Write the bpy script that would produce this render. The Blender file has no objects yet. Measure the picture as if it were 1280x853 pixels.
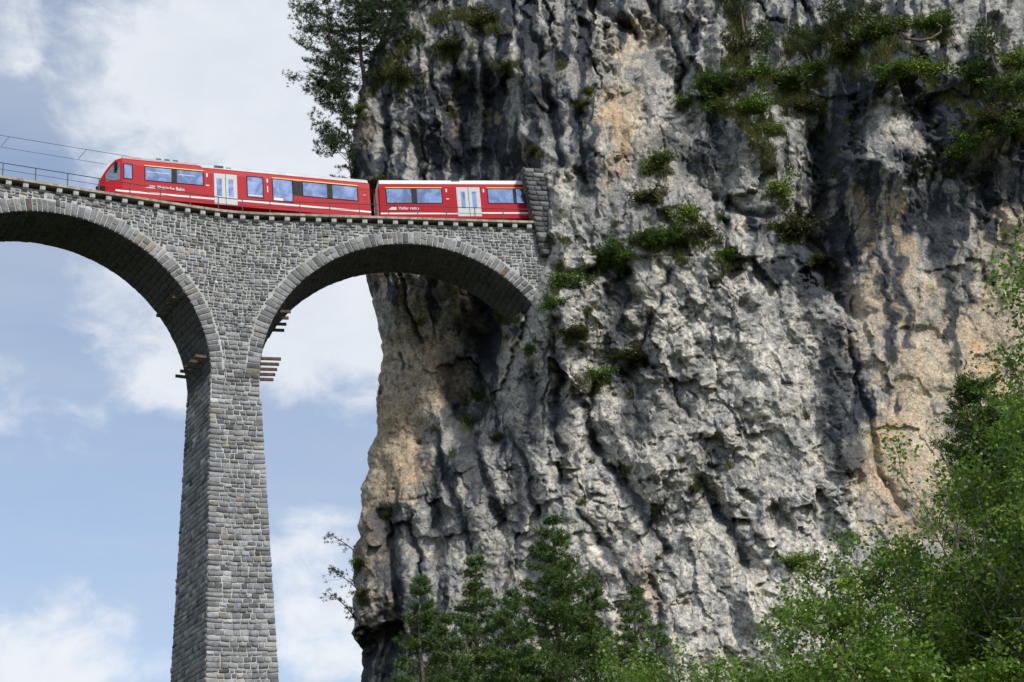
import bpy, math, random
import numpy as np
from mathutils import Vector, Matrix
R_ = math.radians
random.seed(7); rng = np.random.default_rng(7)
scene = bpy.context.scene
# ------------------------------------------------------------------ camera, sky, sun
PITCH, ROLL, FPX = R_(21.7733), R_(-4.3244), 2095.93
FW = np.array([0, math.cos(PITCH), math.sin(PITCH)]); UP0 = np.array([0, -math.sin(PITCH), math.cos(PITCH)]); RT0 = np.array([1., 0, 0])
RT = math.cos(ROLL) * RT0 + math.sin(ROLL) * UP0; UP = -math.sin(ROLL) * RT0 + math.cos(ROLL) * UP0
cd = bpy.data.cameras.new('camera'); cam = bpy.data.objects.new('camera', cd); scene.collection.objects.link(cam)
cam.matrix_world = Matrix([[RT[i], UP[i], -FW[i], 0] for i in range(3)] + [[0, 0, 0, 1]])
cd.sensor_width = 36; cd.lens = FPX / 1280 * 36; cd.clip_start = .1; cd.clip_end = 20000
scene.camera = cam
SUN = Vector((0.62, -0.72, 0.84)).normalized()
scene.view_settings.view_transform = 'Standard'; scene.view_settings.look = 'None'
scene.view_settings.exposure = 0.56; scene.view_settings.gamma = 1; scene.view_settings.use_curve_mapping = False
sl = bpy.data.lights.new('sun', 'SUN'); so = bpy.data.objects.new('sun', sl); scene.collection.objects.link(so)
sl.energy = 2.6; sl.angle = R_(8.); sl.color = (1, .95, .87)
so.rotation_euler = SUN.to_track_quat('Z', 'Y').to_euler(); so.location = (40, -40, 120)

def ray(px, py):
    px = np.asarray(px, float)[..., None]; py = np.asarray(py, float)[..., None]
    return FW + RT * (px - 640) / FPX - UP * (py - 426.5) / FPX
def ref(px, py, Y):                                  # the place at distance Y along the valley seen at a photo pixel
    d = ray(px, py); return d * (np.asarray(Y, float)[..., None] / d[..., 1:2])
def project(P):
    z = P @ FW; return 640 + FPX * (P @ RT) / z, 426.5 - FPX * (P @ UP) / z

class NT:
    def __init__(s, tree): s.t = tree; tree.nodes.clear()
    def n(s, typ, **kw):
        nd = s.t.nodes.new(typ)
        ins = kw.pop('ins', {})
        for k, v in kw.items(): setattr(nd, k, v)
        for k, v in ins.items():
            sock = nd.inputs[k]
            if hasattr(v, 'links') or isinstance(v, bpy.types.NodeSocket): s.t.links.new(v, sock)
            else: sock.default_value = v
        return nd
    def math(s, op, a, b=0., c=0., clamp=False):
        return s.n('ShaderNodeMath', operation=op, use_clamp=clamp, ins={0: a, 1: b, 2: c}).outputs[0]
    def mix(s, f, a, b, mode='MIX'):
        return s.n('ShaderNodeMix', data_type='RGBA', blend_type=mode, ins={0: f, 6: a, 7: b}).outputs[2]
    def ramp(s, v, a, b, x=0., y=1.):
        return s.n('ShaderNodeMapRange', interpolation_type='SMOOTHSTEP', ins={0: v, 1: a, 2: b, 3: x, 4: y}).outputs[0]
    def noise(s, vec, scale, detail=6., rough=.55, dist=0.):
        return s.n('ShaderNodeTexNoise', ins={'Vector': vec, 'Scale': scale, 'Detail': detail, 'Roughness': rough, 'Distortion': dist}).outputs[0]

world = bpy.data.worlds.new('World'); scene.world = world; world.use_nodes = True
def build_world():
    w = NT(world.node_tree)
    sky = w.n('ShaderNodeTexSky', sky_type='NISHITA', sun_disc=False, sun_elevation=math.asin(SUN.z), sun_rotation=math.atan2(SUN.x, SUN.y),
              altitude=1000., air_density=1.0, dust_density=1.2, ozone_density=1.5)
    co = w.n('ShaderNodeTexCoord').outputs['Generated']
    nrm = w.n('ShaderNodeVectorMath', operation='NORMALIZE', ins={0: co}).outputs[0]
    flat = w.n('ShaderNodeMapping', ins={0: nrm, 3: (1, 1, 1.5)}).outputs[0]
    big = w.noise(flat, 7., 10., .58, .25)
    fine = w.noise(flat, 26., 8., .6, .4)
    # cloud banks: (pixel x, y, angular radius px, weight) -> directions on the sky
    banks = [(250, 30, 165, 1), (330, 150, 190, 1), (400, 40, 200, 1), (200, 165, 100, .55), (150, 60, 60, .35), (15, 25, 60, .62), (80, -40, 90, .6),
             (170, 385, 80, .62), (215, 445, 70, .6), (130, 370, 45, .35), (400, 395, 105, .75), (350, 440, 60, .4), (455, 480, 60, .45),
             (385, 700, 85, .8), (410, 760, 90, .8), (350, 770, 60, .3), (90, 850, 105, .75), (170, 840, 60, .5), (10, 840, 60, .5), (600, 50, 250, 1), (640, 400, 200, .6)]
    tot = None
    for (x, y, r, k) in banks:
        d = ray(x, y); d = d / np.linalg.norm(d)
        dot = w.n('ShaderNodeVectorMath', operation='DOT_PRODUCT', ins={0: nrm, 1: tuple(d)}).outputs['Value']
        a = r / FPX
        v = w.ramp(dot, math.cos(a * 1.45), 1., 0., k)
        tot = v if tot is None else w.math('MAXIMUM', tot, v)
    n = w.math('ADD', w.math('MULTIPLY', w.math('SUBTRACT', big, .5), 2.4), w.math('MULTIPLY', w.math('SUBTRACT', fine, .5), 1.1))
    # away from the view the same broken cloud goes on at the same cover
    faraway = w.n('ShaderNodeVectorMath', operation='DOT_PRODUCT', ins={0: nrm, 1: tuple(FW)}).outputs['Value']
    gen = w.math('MULTIPLY', w.ramp(faraway, math.cos(.30), math.cos(.50)), w.ramp(w.noise(flat, 2.2, 3., .5), .42, .62, 0., .75))
    tot = w.math('MAXIMUM', tot, gen)
    dens = w.ramp(w.math('ADD', tot, n), .13, .84)
    soft = w.ramp(w.noise(flat, 3.4, 4., .5), .3, .75)
    ccol = w.mix(soft, (.61, .625, .65, 1), (.50, .535, .585, 1))
    ccol = w.mix(w.ramp(fine, .35, .7, 0., .25), ccol, (.66, .67, .69, 1))
    haze = w.ramp(w.noise(w.n('ShaderNodeMapping', ins={0: nrm, 3: (1, 1, 5)}).outputs[0], 4., 5., .55), .25, .75, .30, .62)
    skyc = w.n('ShaderNodeVectorMath', operation='SCALE', ins={0: sky.outputs[0], 'Scale': .112}).outputs[0]
    skyc = w.mix(haze, skyc, (.37, .415, .49, 1))
    col = w.mix(w.math('MULTIPLY', dens, .93), skyc, ccol)
    # nodes above are scaled to strength 0.1 so that the Background keeps a plain daylight strength
    col10 = w.n('ShaderNodeVectorMath', operation='SCALE', ins={0: col, 'Scale': 10.}).outputs[0]
    bg = w.n('ShaderNodeBackground', ins={0: col10, 1: .1})
    w.n('ShaderNodeOutputWorld', ins={0: bg.outputs[0]})
build_world()

# ------------------------------------------------------------------ helpers
COL = scene.collection
def tag(o, label=None, cat=None, group=None, kind=None):
    if label: o['label'] = label
    if cat: o['category'] = cat
    if group: o['group'] = group
    if kind: o['kind'] = kind
    return o
def empty(name, loc=(0, 0, 0), rz=0):
    o = bpy.data.objects.new(name, None); COL.objects.link(o); o.location = loc; o.rotation_euler = (0, 0, rz); o.empty_display_size = .3
    return o
def mesh_np(name, V, F, mats, smooth=False, col=None, midx=None):
    """V (n,3); F list/array of faces of one size, or list of arrays."""
    me = bpy.data.meshes.new(name); V = np.asarray(V, np.float32)
    groups = F if isinstance(F, list) and len(F) and isinstance(F[0], np.ndarray) and F[0].ndim == 2 else [np.asarray(F, np.int32)]
    groups = [g for g in groups if len(g)]
    loops = np.concatenate([g.ravel() for g in groups]).astype(np.int32)
    tot = np.concatenate([np.full(len(g), g.shape[1], np.int32) for g in groups])
    start = np.concatenate([[0], np.cumsum(tot)[:-1]]).astype(np.int32)
    me.vertices.add(len(V)); me.vertices.foreach_set('co', V.ravel())
    me.loops.add(len(loops)); me.loops.foreach_set('vertex_index', loops)
    me.polygons.add(len(tot)); me.polygons.foreach_set('loop_start', start); me.polygons.foreach_set('loop_total', tot)
    if smooth: me.polygons.foreach_set('use_smooth', np.ones(len(tot), bool))
    for m in (mats if isinstance(mats, (list, tuple)) else [mats]): me.materials.append(m)
    if midx is not None: me.polygons.foreach_set('material_index', np.asarray(midx, np.int32))
    if col is not None:
        a = me.color_attributes.new('Col', 'FLOAT_COLOR', 'POINT'); c = np.ones((len(V), 4), np.float32); c[:, :3] = col
        a.data.foreach_set('color', c.ravel())
    me.update(calc_edges=True); me.validate()
    return me
def link(name, me, parent=None):
    o = bpy.data.objects.new(name, me); COL.objects.link(o)
    if parent is not None: o.parent = parent
    return o
class MB:
    """collects boxes, tubes and prisms; build() links them as one mesh"""
    def __init__(s): s.v = []; s.f = []; s.c = []
    def add(s, vs, fs, c=None):
        b = len(s.v); s.v += [tuple(map(float, v)) for v in vs]; s.f += [tuple(i + b for i in f) for f in fs]
        s.c += [c if c is not None else (1, 1, 1)] * len(vs)
    def hexa(s, c8, c=None):
        s.add(c8, [(0, 3, 2, 1), (4, 5, 6, 7), (0, 1, 5, 4), (1, 2, 6, 5), (2, 3, 7, 6), (3, 0, 4, 7)], c)
    def box(s, x0, x1, y0, y1, z0, z1):
        s.hexa([(x0, y0, z0), (x1, y0, z0), (x1, y1, z0), (x0, y1, z0), (x0, y0, z1), (x1, y0, z1), (x1, y1, z1), (x0, y1, z1)])
    def tube(s, pts, rad, seg=6, caps=True):
        pts = [Vector(p) for p in pts]; rings = []
        for i, p in enumerate(pts):
            t = (pts[min(i + 1, len(pts) - 1)] - pts[max(i - 1, 0)]).normalized()
            a = t.cross(Vector((0, 0, 1)) if abs(t.z) < .9 else Vector((1, 0, 0))).normalized(); b = t.cross(a)
            r = rad[i] if isinstance(rad, (list, tuple)) else rad
            rings.append([p + (a * math.cos(q) + b * math.sin(q)) * r for q in [2 * math.pi * k / seg for k in range(seg)]])
        vs = [v for rg in rings for v in rg]; fs = []
        for i in range(len(pts) - 1):
            for k in range(seg):
                fs.append((i * seg + k, i * seg + (k + 1) % seg, (i + 1) * seg + (k + 1) % seg, (i + 1) * seg + k))
        if caps: fs += [tuple(range(seg))[::-1], tuple((len(pts) - 1) * seg + k for k in range(seg))]
        s.add(vs, fs)
    def extrude(s, prof, x0, x1, x0off=None):
        """profile of (y,z) points swept along x"""
        n = len(prof); vs = [(x0 + (x0off[i] if x0off else 0), y, z) for i, (y, z) in enumerate(prof)] + [(x1, y, z) for (y, z) in prof]
        fs = [(i, (i + 1) % n, n + (i + 1) % n, n + i) for i in range(n)] + [tuple(range(n))[::-1], tuple(range(n, 2 * n))]
        s.add(vs, fs)
    def mesh(s, name, mat, smooth=False, colors=False, bevel=0):
        me = bpy.data.meshes.new(name); me.from_pydata(s.v, [], s.f)
        for m in (mat if isinstance(mat, (list, tuple)) else [mat]): me.materials.append(m)
        if smooth: me.polygons.foreach_set('use_smooth', [True] * len(me.polygons))
        if colors:
            a = me.color_attributes.new('Col', 'FLOAT_COLOR', 'POINT')
            a.data.foreach_set('color', np.concatenate([np.array(s.c, np.float32), np.ones((len(s.c), 1), np.float32)], 1).ravel())
        me.update(); return me
    def build(s, name, mat, parent=None, smooth=False, colors=False, bevel=0):
        o = link(name, s.mesh(name, mat, smooth, colors), parent)
        if bevel:
            md = o.modifiers.new('bevel', 'BEVEL'); md.width = bevel; md.segments = 2; md.limit_method = 'ANGLE'; md.angle_limit = R_(40)
        return o

# numpy noise
def _hash(ix, iy, seed):
    h = (ix.astype(np.int64) * 374761393 + iy.astype(np.int64) * 668265263 + seed * 1442695041) & 0xffffffff
    h = ((h ^ (h >> 13)) * 1274126177) & 0xffffffff
    h = ((h ^ (h >> 16)) * 2246822519) & 0xffffffff
    return ((h ^ (h >> 15)) & 0xffffff) / float(0xffffff)
def perlin(x, y, seed=0):
    ix = np.floor(x); iy = np.floor(y); fx = x - ix; fy = y - iy
    u = fx * fx * fx * (fx * (fx * 6 - 15) + 10); v = fy * fy * fy * (fy * (fy * 6 - 15) + 10)
    def g(dx, dy):
        a = _hash(ix + dx, iy + dy, seed) * 2 * np.pi
        return np.cos(a) * (fx - dx) + np.sin(a) * (fy - dy)
    return ((g(0, 0) * (1 - u) + g(1, 0) * u) * (1 - v) + (g(0, 1) * (1 - u) + g(1, 1) * u) * v) * 1.5
def fbm(x, y, oct=5, gain=.5, seed=0, lac=2.03):
    a = 1.; t = 0.; n = 0
    for i in range(oct):
        t = t + a * perlin(x, y, seed + i * 17); n += a; a *= gain; x = x * lac + 13.1; y = y * lac + 7.7
    return t / n * 1.6
def ridged(x, y, oct=4, gain=.5, seed=0):
    a = 1.; t = 0.; n = 0
    for i in range(oct):
        t = t + a * (1 - np.abs(perlin(x, y, seed + i * 31)) * 2); n += a; a *= gain; x = x * 2.1 + 3.3; y = y * 2.1 + 9.1
    return t / n
def facets(x, y, seed=0, tilt=1.):
    """broken rock faces: every cell has its own height and tilt; returns height and distance to the joint"""
    ix = np.floor(x); iy = np.floor(y)
    f1 = np.full(x.shape, 9.); f2 = np.full(x.shape, 9.); h = np.full(x.shape, -9.)
    for dx in (-1, 0, 1):
        for dy in (-1, 0, 1):
            cx = ix + dx; cy = iy + dy
            jx = cx + _hash(cx, cy, seed); jy = cy + _hash(cx, cy, seed + 1)
            d = np.hypot(x - jx, y - jy)
            hh = _hash(cx, cy, seed + 2) - .5 + tilt * ((x - jx) * (_hash(cx, cy, seed + 3) - .5) + (y - jy) * (_hash(cx, cy, seed + 4) - .7))
            f2, f1 = np.where(d < f1, f1, np.minimum(f2, d)), np.minimum(f1, d)
            h = np.maximum(h, hh - .75 * d * d)
    return h, f2 - f1
def slabs(x, y, seed=0, tilt=1.):
    """slabs split along straight joints: height jumps from one slab to the next"""
    ix = np.floor(x); iy = np.floor(y); f1 = np.full(x.shape, 9.); h = np.zeros(x.shape)
    for dx in (-1, 0, 1):
        for dy in (-1, 0, 1):
            cx = ix + dx; cy = iy + dy; jx = cx + .15 + .7 * _hash(cx, cy, seed); jy = cy + .1 + .8 * _hash(cx, cy, seed + 1)
            d = np.abs(x - jx) * 1.1 + np.abs(y - jy) * .75 + .25 * np.hypot(x - jx, y - jy)
            hh = _hash(cx, cy, seed + 2) - .5 + tilt * ((x - jx) * (_hash(cx, cy, seed + 3) - .5) + (y - jy) * (_hash(cx, cy, seed + 4) - .65))
            near = d < f1; h = np.where(near, hh, h); f1 = np.where(near, d, f1)
    return h
def sstep(a, b, x):
    t = np.clip((x - a) / (b - a), 0, 1); return t * t * (3 - 2 * t)
def seg_dist(u, v, pts):
    best = np.full(u.shape, 1e9)
    for (x0, y0), (x1, y1) in zip(pts[:-1], pts[1:]):
        dx, dy = x1 - x0, y1 - y0; t = np.clip(((u - x0) * dx + (v - y0) * dy) / (dx * dx + dy * dy), 0, 1)
        best = np.minimum(best, np.hypot(u - x0 - t * dx, v - y0 - t * dy))
    return best

# ------------------------------------------------------------------ materials
def new_mat(name):
    m = bpy.data.materials.new(name); m.use_nodes = True; return m, NT(m.node_tree)
def simple(name, col, rough=.5, metal=0., var=.12, scale=3., bump=0., spec=.5, coat=0.):
    m, w = new_mat(name)
    co = w.n('ShaderNodeTexCoord').outputs['Object']
    nz = w.noise(co, scale, 6., .6)
    c = w.mix(w.ramp(nz, .3, .7), tuple(x * (1 - var) for x in col) + (1,), tuple(min(1, x * (1 + var)) for x in col) + (1,))
    b = w.n('ShaderNodeBsdfPrincipled', ins={'Base Color': c, 'Roughness': rough, 'Metallic': metal, 'Specular IOR Level': spec, 'Coat Weight': coat})
    if bump:
        bp = w.n('ShaderNodeBump', ins={'Strength': bump, 'Distance': .02, 'Height': w.noise(co, scale * 6, 5., .6)})
        w.t.links.new(bp.outputs[0], b.inputs['Normal'])
    w.n('ShaderNodeOutputMaterial', ins={0: b.outputs[0]}); return m
def stone_mat(name, useCol=True, base=(.25, .25, .25), scale=5.):
    m, w = new_mat(name)
    pos = w.n('ShaderNodeNewGeometry').outputs['Position']
    c = w.n('ShaderNodeAttribute', attribute_name='Col').outputs['Color'] if useCol else tuple(base) + (1,)
    n1 = w.noise(pos, scale, 8., .65); n2 = w.noise(pos, scale * .12, 4., .5)
    k = w.math('ADD', w.ramp(n1, .25, .75, .68, 1.3), w.ramp(n2, .3, .7, -.16, .16))
    kc = w.n('ShaderNodeCombineColor', ins={0: k, 1: k, 2: k}).outputs[0]
    c = w.mix(1., c, kc, 'MULTIPLY')
    bp = w.n('ShaderNodeBump', ins={'Strength': .55, 'Distance': .03, 'Height': w.noise(pos, scale * 2.2, 7., .65)})
    b = w.n('ShaderNodeBsdfPrincipled', ins={'Base Color': c, 'Roughness': .9, 'Specular IOR Level': .2, 'Normal': bp.outputs[0]})
    w.n('ShaderNodeOutputMaterial', ins={0: b.outputs[0]}); return m
def leaf_mat(name, trans=.35, rough=.5, spec=.3):
    m, w = new_mat(name)
    c = w.n('ShaderNodeAttribute', attribute_name='Col').outputs['Color']
    b = w.n('ShaderNodeBsdfPrincipled', ins={'Base Color': c, 'Roughness': rough, 'Specular IOR Level': spec})
    tc = w.mix(1., c, (1.25, 1.35, .5, 1), 'MULTIPLY')
    t = w.n('ShaderNodeBsdfTranslucent', ins={'Color': tc})
    mx = w.n('ShaderNodeMixShader', ins={0: trans, 1: b.outputs[0], 2: t.outputs[0]})
    w.n('ShaderNodeOutputMaterial', ins={0: mx.outputs[0]}); return m
def rock_mat():
    m, w = new_mat('limestone')
    pos = w.n('ShaderNodeNewGeometry').outputs['Position']
    c = w.n('ShaderNodeAttribute', attribute_name='Col').outputs['Color']
    n1 = w.noise(pos, 7., 8., .7, .4); n2 = w.noise(pos, 1.6, 6., .6, .6)
    k = w.math('ADD', w.ramp(n1, .3, .7, .55, 1.32), w.ramp(n2, .3, .7, -.16, .16))
    c = w.mix(1., c, w.n('ShaderNodeCombineColor', ins={0: k, 1: k, 2: k}).outputs[0], 'MULTIPLY')
    dpos = w.n('ShaderNodeMixRGB', blend_type='ADD', ins={0: .35, 1: pos, 2: w.n('ShaderNodeTexNoise', ins={'Vector': pos, 'Scale': 1.1, 'Detail': 3.}).outputs['Color']}).outputs[0]
    stretched = w.n('ShaderNodeMapping', ins={0: dpos, 3: (1.5, 1.5, .8)}).outputs[0]
    edge = w.n('ShaderNodeTexVoronoi', feature='DISTANCE_TO_EDGE', ins={'Vector': stretched, 'Scale': 1.1, 'Randomness': 1.}).outputs['Distance']
    seam = w.math('MULTIPLY', w.ramp(edge, .0, .035, 1., 0.), w.ramp(w.noise(pos, .9, 3., .5), .5, .62))
    spots = w.ramp(w.noise(pos, 10., 6., .72, .2), .58, .68, 0., .6)
    c = w.mix(w.math('MAXIMUM', w.math('MULTIPLY', seam, .7), spots), c, (.035, .036, .038, 1))
    pit = w.n('ShaderNodeTexVoronoi', feature='F1', ins={'Vector': pos, 'Scale': 4.5, 'Randomness': 1.}).outputs['Distance']
    hgt = w.math('ADD', w.noise(pos, 7., 9., .72, .3), w.math('MULTIPLY', w.ramp(pit, .05, .35), .3))
    bp = w.n('ShaderNodeBump', ins={'Strength': .9, 'Distance': .10, 'Height': hgt})
    b = w.n('ShaderNodeBsdfPrincipled', ins={'Base Color': c, 'Roughness': .92, 'Specular IOR Level': .15, 'Normal': bp.outputs[0]})
    w.n('ShaderNodeOutputMaterial', ins={0: b.outputs[0]}); return m
M = {
    'stone': stone_mat('dressed_limestone'), 'mortar': stone_mat('lime_mortar', False, (.41, .415, .41), 9.),
    'concrete': simple('weathered_concrete', (.30, .27, .22), .9, var=.35, scale=2.5, bump=.4, spec=.2),
    'darkstone': simple('dark_weathered_stone', (.075, .078, .082), .95, var=.4, scale=4., bump=.6, spec=.1),
    'bracket': simple('pale_bracket_stone', (.38, .38, .375), .9, var=.25, scale=4., bump=.3, spec=.2),
    'rust': simple('rusty_iron', (.10, .06, .045), .8, .2, var=.5, scale=5., bump=.3),
    'steel': simple('painted_grey_steel', (.055, .062, .068), .6, .0, var=.2, spec=.2),
    'wire': simple('wire', (.04, .045, .05), .5, .6),
    'red': simple('red_train_paint', (.38, .004, .014), .42, var=.08, scale=.8, spec=.12),
    'darkred': simple('dark_red_train_paint', (.30, .008, .02), .35, var=.08),
    'white': simple('white_train_paint', (.66, .67, .68), .5, var=.05, scale=1., spec=.25),
    'roof': simple('pale_grey_roof_paint', (.30, .32, .34), .55, var=.15, scale=1.5),
    'roof2': simple('dusty_white_roof', (.46, .475, .49), .55, var=.12, scale=1.2),
    'grey': simple('grey_equipment', (.28, .30, .32), .5, var=.15),
    'gold': simple('yellow_stripe_paint', (.85, .46, .04), .4, var=.04),
    'door': simple('light_grey_door_paint', (.50, .52, .53), .5, var=.05, spec=.25),
    'black': simple('black_rubber', (.012, .013, .015), .8, var=.2, spec=.08),
    'post': simple('dark_window_pillar', (.028, .032, .034), .6, var=.15, spec=.12),
    'rail': simple('rail_steel', (.16, .12, .10), .45, .7),
    'ballast': simple('ballast', (.20, .18, .16), .95, var=.5, scale=12., bump=.8),
    'limestone': rock_mat(), 'needle': leaf_mat('pine_needles', .15, .55), 'leaf': leaf_mat('broad_leaves', .38, .42, .45), 'shrubleaf': leaf_mat('shrub_leaves', .25, .6),
    'bark': simple('bark', (.12, .095, .075), .9, var=.4, scale=6., bump=.6, spec=.1),
    'palebark': simple('pale_bark', (.24, .22, .19), .9, var=.35, scale=6., bump=.5, spec=.1),
}
def glass_mat(name, tint):
    m, w = new_mat(name)
    co = w.n('ShaderNodeTexCoord').outputs['Object']
    bp = w.n('ShaderNodeBump', ins={'Strength': .35, 'Distance': .1, 'Height': w.noise(co, 1.3, 3., .5)})
    tn = w.ramp(w.noise(co, 1.1, 4., .55, .8), .38, .64); tc = w.mix(tn, tuple(v * .72 for v in tint) + (1,), tuple(min(1, v * 1.28) for v in tint) + (1,))
    b = w.n('ShaderNodeBsdfPrincipled', ins={'Base Color': tc, 'Metallic': .85, 'Roughness': .06, 'Normal': bp.outputs[0]})
    w.n('ShaderNodeOutputMaterial', ins={0: b.outputs[0]}); return m
M['glass'] = glass_mat('coated_window_glass', (.31, .385, .57)); M['cabglass'] = glass_mat('cab_glass', (.20, .25, .28))
#PART2
# ------------------------------------------------------------------ viaduct frame: s along the track, n across it (towards the cliff +), z up
_S = np.linspace(-60, 60, 2401); _H = R_(23.751) - R_(7.393) * np.tanh(_S / 1.5) - _S / 2000
_X = np.cumsum(np.cos(_H)) * .05; _Y = np.cumsum(np.sin(_H)) * .05
_X -= _X[1200]; _Y -= _Y[1200]
HD, GRADE = 49.168, .02
def heading(s): return np.interp(s, _S, _H)
def vp(s, n, z):
    s, n, z = np.broadcast_arrays(np.asarray(s, float), np.asarray(n, float), np.asarray(z, float)); h = heading(s)
    return np.stack([-18.363 + np.interp(s, _S, _X) - n * np.sin(h), 99.824 + np.interp(s, _S, _Y) + n * np.cos(h), z], -1)
HW, LS, RA, EA, TP, BT, BDP = 2.298, 23.596, 10.032, .9655, 1.795, .03755, .050
ZCR = HD - 1.537; ZC = ZCR - RA * EA                     # crown and springing height at the pier
ZBOT = -14.
def arch_pt(c, th, r, n): return vp(c + r * np.cos(th), n, ZC + EA * r * np.sin(th) + GRADE * (c + RA * np.cos(th)))
def ztop(s): return HD - .12 + GRADE * s
viaduct = empty('railway_viaduct', tuple(vp(0, 0, ZBOT)))
tag(viaduct, 'tall grey stone railway viaduct with round arches and slender tapering pier, running into the cliff', 'viaduct')
VO = np.array(viaduct.location)
def vlink(name, me, parent=None):
    o = link(name, me, parent or viaduct)
    return o
def build_core():
    V = []; F = []
    def quad(a, b, c, d):
        k = len(V); V.extend([a, b, c, d]); F.append((k, k + 1, k + 2, k + 3))
    S0, S1 = -38., 23.2
    cs = []
    for k in (-2, -1, 0, 1):
        c = (k + .5) * LS
        cs += [c + RA * math.cos(t) for t in np.linspace(math.pi, 0, 41)]
        cs += [c + RA + .001]
    cs = sorted(set([S0, S1] + [round(float(x), 4) for x in cs if S0 < x < S1] + [round(x, 3) for x in np.arange(S0, S1, .5)]))
    def zlow(s):
        k = math.floor(s / LS); c = (k + .5) * LS; d = abs(s - c)
        return ZC + EA * math.sqrt(max(0, RA * RA - d * d)) + GRADE * s if d < RA else ZC + GRADE * s - .0
    for a, b in zip(cs[:-1], cs[1:]):
        la, lb = zlow(a), zlow(b); ta, tb = ztop(a), ztop(b)
        pa, pb = vp(a, -HW, la), vp(b, -HW, lb); qa, qb = vp(a, HW, la), vp(b, HW, lb)
        ua, ub = vp(a, -HW, ta), vp(b, -HW, tb); wa, wb = vp(a, HW, ta), vp(b, HW, tb)
        quad(pa, pb, ub, ua); quad(qb, qa, wa, wb); quad(qa, qb, pb, pa); quad(ua, ub, wb, wa)
    for k in (-1, 0):
        c = k * LS; z0 = ZC + GRADE * c - .002; H = z0 - ZBOT
        def cor(z, sx, ny): d = z0 - z; return vp(c + sx * (TP + BT * d), ny * (HW + BDP * d), z)
        for zt, zb in [(z0 - H * i / 12, z0 - H * (i + 1) / 12) for i in range(12)]:
            for j in range(10):
                a, b = -1 + j * .2, -.8 + j * .2
                quad(cor(zb, a, -1), cor(zb, b, -1), cor(zt, b, -1), cor(zt, a, -1)); quad(cor(zb, b, 1), cor(zb, a, 1), cor(zt, a, 1), cor(zt, b, 1))
            for (a, b) in (((1, -1), (1, 1)), ((-1, 1), (-1, -1))):
                quad(cor(zb, *a), cor(zb, *b), cor(zt, *b), cor(zt, *a))
    return vlink('mortared_wall', mesh_np('mortared_wall', np.array(V) - VO, np.array(F), M['mortar']))
build_core()

def stone_tone(nn, warm=.3):
    base = .215 * np.exp(rng.normal(0, .20, nn))
    dark = rng.random(nn) < .20; base = np.where(dark, base * .62, base)
    pale = rng.random(nn) < .14; base = np.where(pale, np.maximum(base * 1.25, .22), base)
    c = np.stack([base * rng.normal(.98, .02, nn), base * rng.normal(1.0, .01, nn), base * rng.normal(1.04, .03, nn)], 1)
    w = rng.random(nn) < .05
    c[w] *= np.array([1.12, 1.0, .84])
    return np.clip(c, .02, .6)
STONES = []        # (corner points 4x3 counter-clockwise from outside, outward normal, proud)
def add_stone(c4, nrm, proud): STONES.append((np.array(c4, float), np.array(nrm, float), proud))
def stone_mesh_arrays(lst):
    n = len(lst); V = np.zeros((n, 12, 3)); C = np.zeros((n, 12, 3)); tone = stone_tone(n)
    for i, (c4, nr, pr) in enumerate(lst):
        cen = c4.mean(0); j = rng.normal(0, .012, (4, 3))
        V[i, :4] = c4 - nr * .03
        V[i, 4:8] = c4 + (c4 - cen) * -.04 + nr * pr * .6 + j * .7
        V[i, 8:] = cen + (c4 - cen) * .72 + nr * (pr * rng.uniform(.85, 1.35, (4, 1))) + j
    C[:] = tone[:, None, :]
    C[:, 8:] *= rng.uniform(.92, 1.12, (n, 4, 1)); C[:, :4] *= .8
    q = []
    for a in (0, 4):
        for k in range(4): q.append((a + k, a + (k + 1) % 4, a + 4 + (k + 1) % 4, a + 4 + k))
    q.append((8, 9, 10, 11)); q = np.array(q)
    F = (q[None] + (np.arange(n) * 12)[:, None, None]).reshape(-1, 4)
    return V, C, F, q
def emit(lst, single_name, stuff_name, limit, tone=1.):
    area = []
    for (c4, nr, pr) in lst:
        x, y = project(c4); inside = (x.mean() > 0) & (x.mean() < 1280) & (y.mean() > 0) & (y.mean() < 853)
        a = abs(.5 * sum(x[i] * y[(i + 1) % 4] - x[(i + 1) % 4] * y[i] for i in range(4))); area.append(a if inside else 0)
    order = np.argsort(area)[::-1]
    V, C, F, q = stone_mesh_arrays(lst); C = C * tone
    for k in order[:limit]:
        org = V[k, :4].mean(0); me = mesh_np(single_name, V[k] - org, q, M['stone'], col=C[k])
        o = link(single_name, me, viaduct); o.location = org - VO
    rest = order[limit:]
    if len(rest):
        F2 = (q[None] + (np.arange(len(rest)) * 12)[:, None, None]).reshape(-1, 4)
        o = vlink(stuff_name, mesh_np(stuff_name, V[rest].reshape(-1, 3) - VO, F2, M['stone'], col=C[rest].reshape(-1, 3)))
        o['kind'] = 'stuff'

# ring stones of the two arches in view, near face
RINGS = []
for c in (-LS / 2, LS / 2):
    th = 0.015
    while th < math.pi - .01:
        w = rng.uniform(.028, .046) ; t2 = min(th + w, math.pi)
        dep = rng.uniform(.78, .95); g = .0022
        sw = -HW - .0
        parts = [(RA + .0, RA + dep)] if rng.random() < .75 else [(RA, RA + dep * .48), (RA + dep * .48 + .03, RA + dep)]
        for r0, r1 in parts:
            c4 = [arch_pt(c, a, r, sw) for a, r in ((th + g, r0), (th + g, r1), (t2 - g, r1), (t2 - g, r0))]
            h = heading(c + RA * math.cos(th)); RINGS.append((np.array(c4)[::-1] if False else np.array(c4), np.array([math.sin(h), -math.cos(h), 0]), rng.uniform(.03, .06)))
        th = t2
emit([r for r in RINGS if True], 'arch_stone', 'arch_stones', 295, .86)

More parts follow.
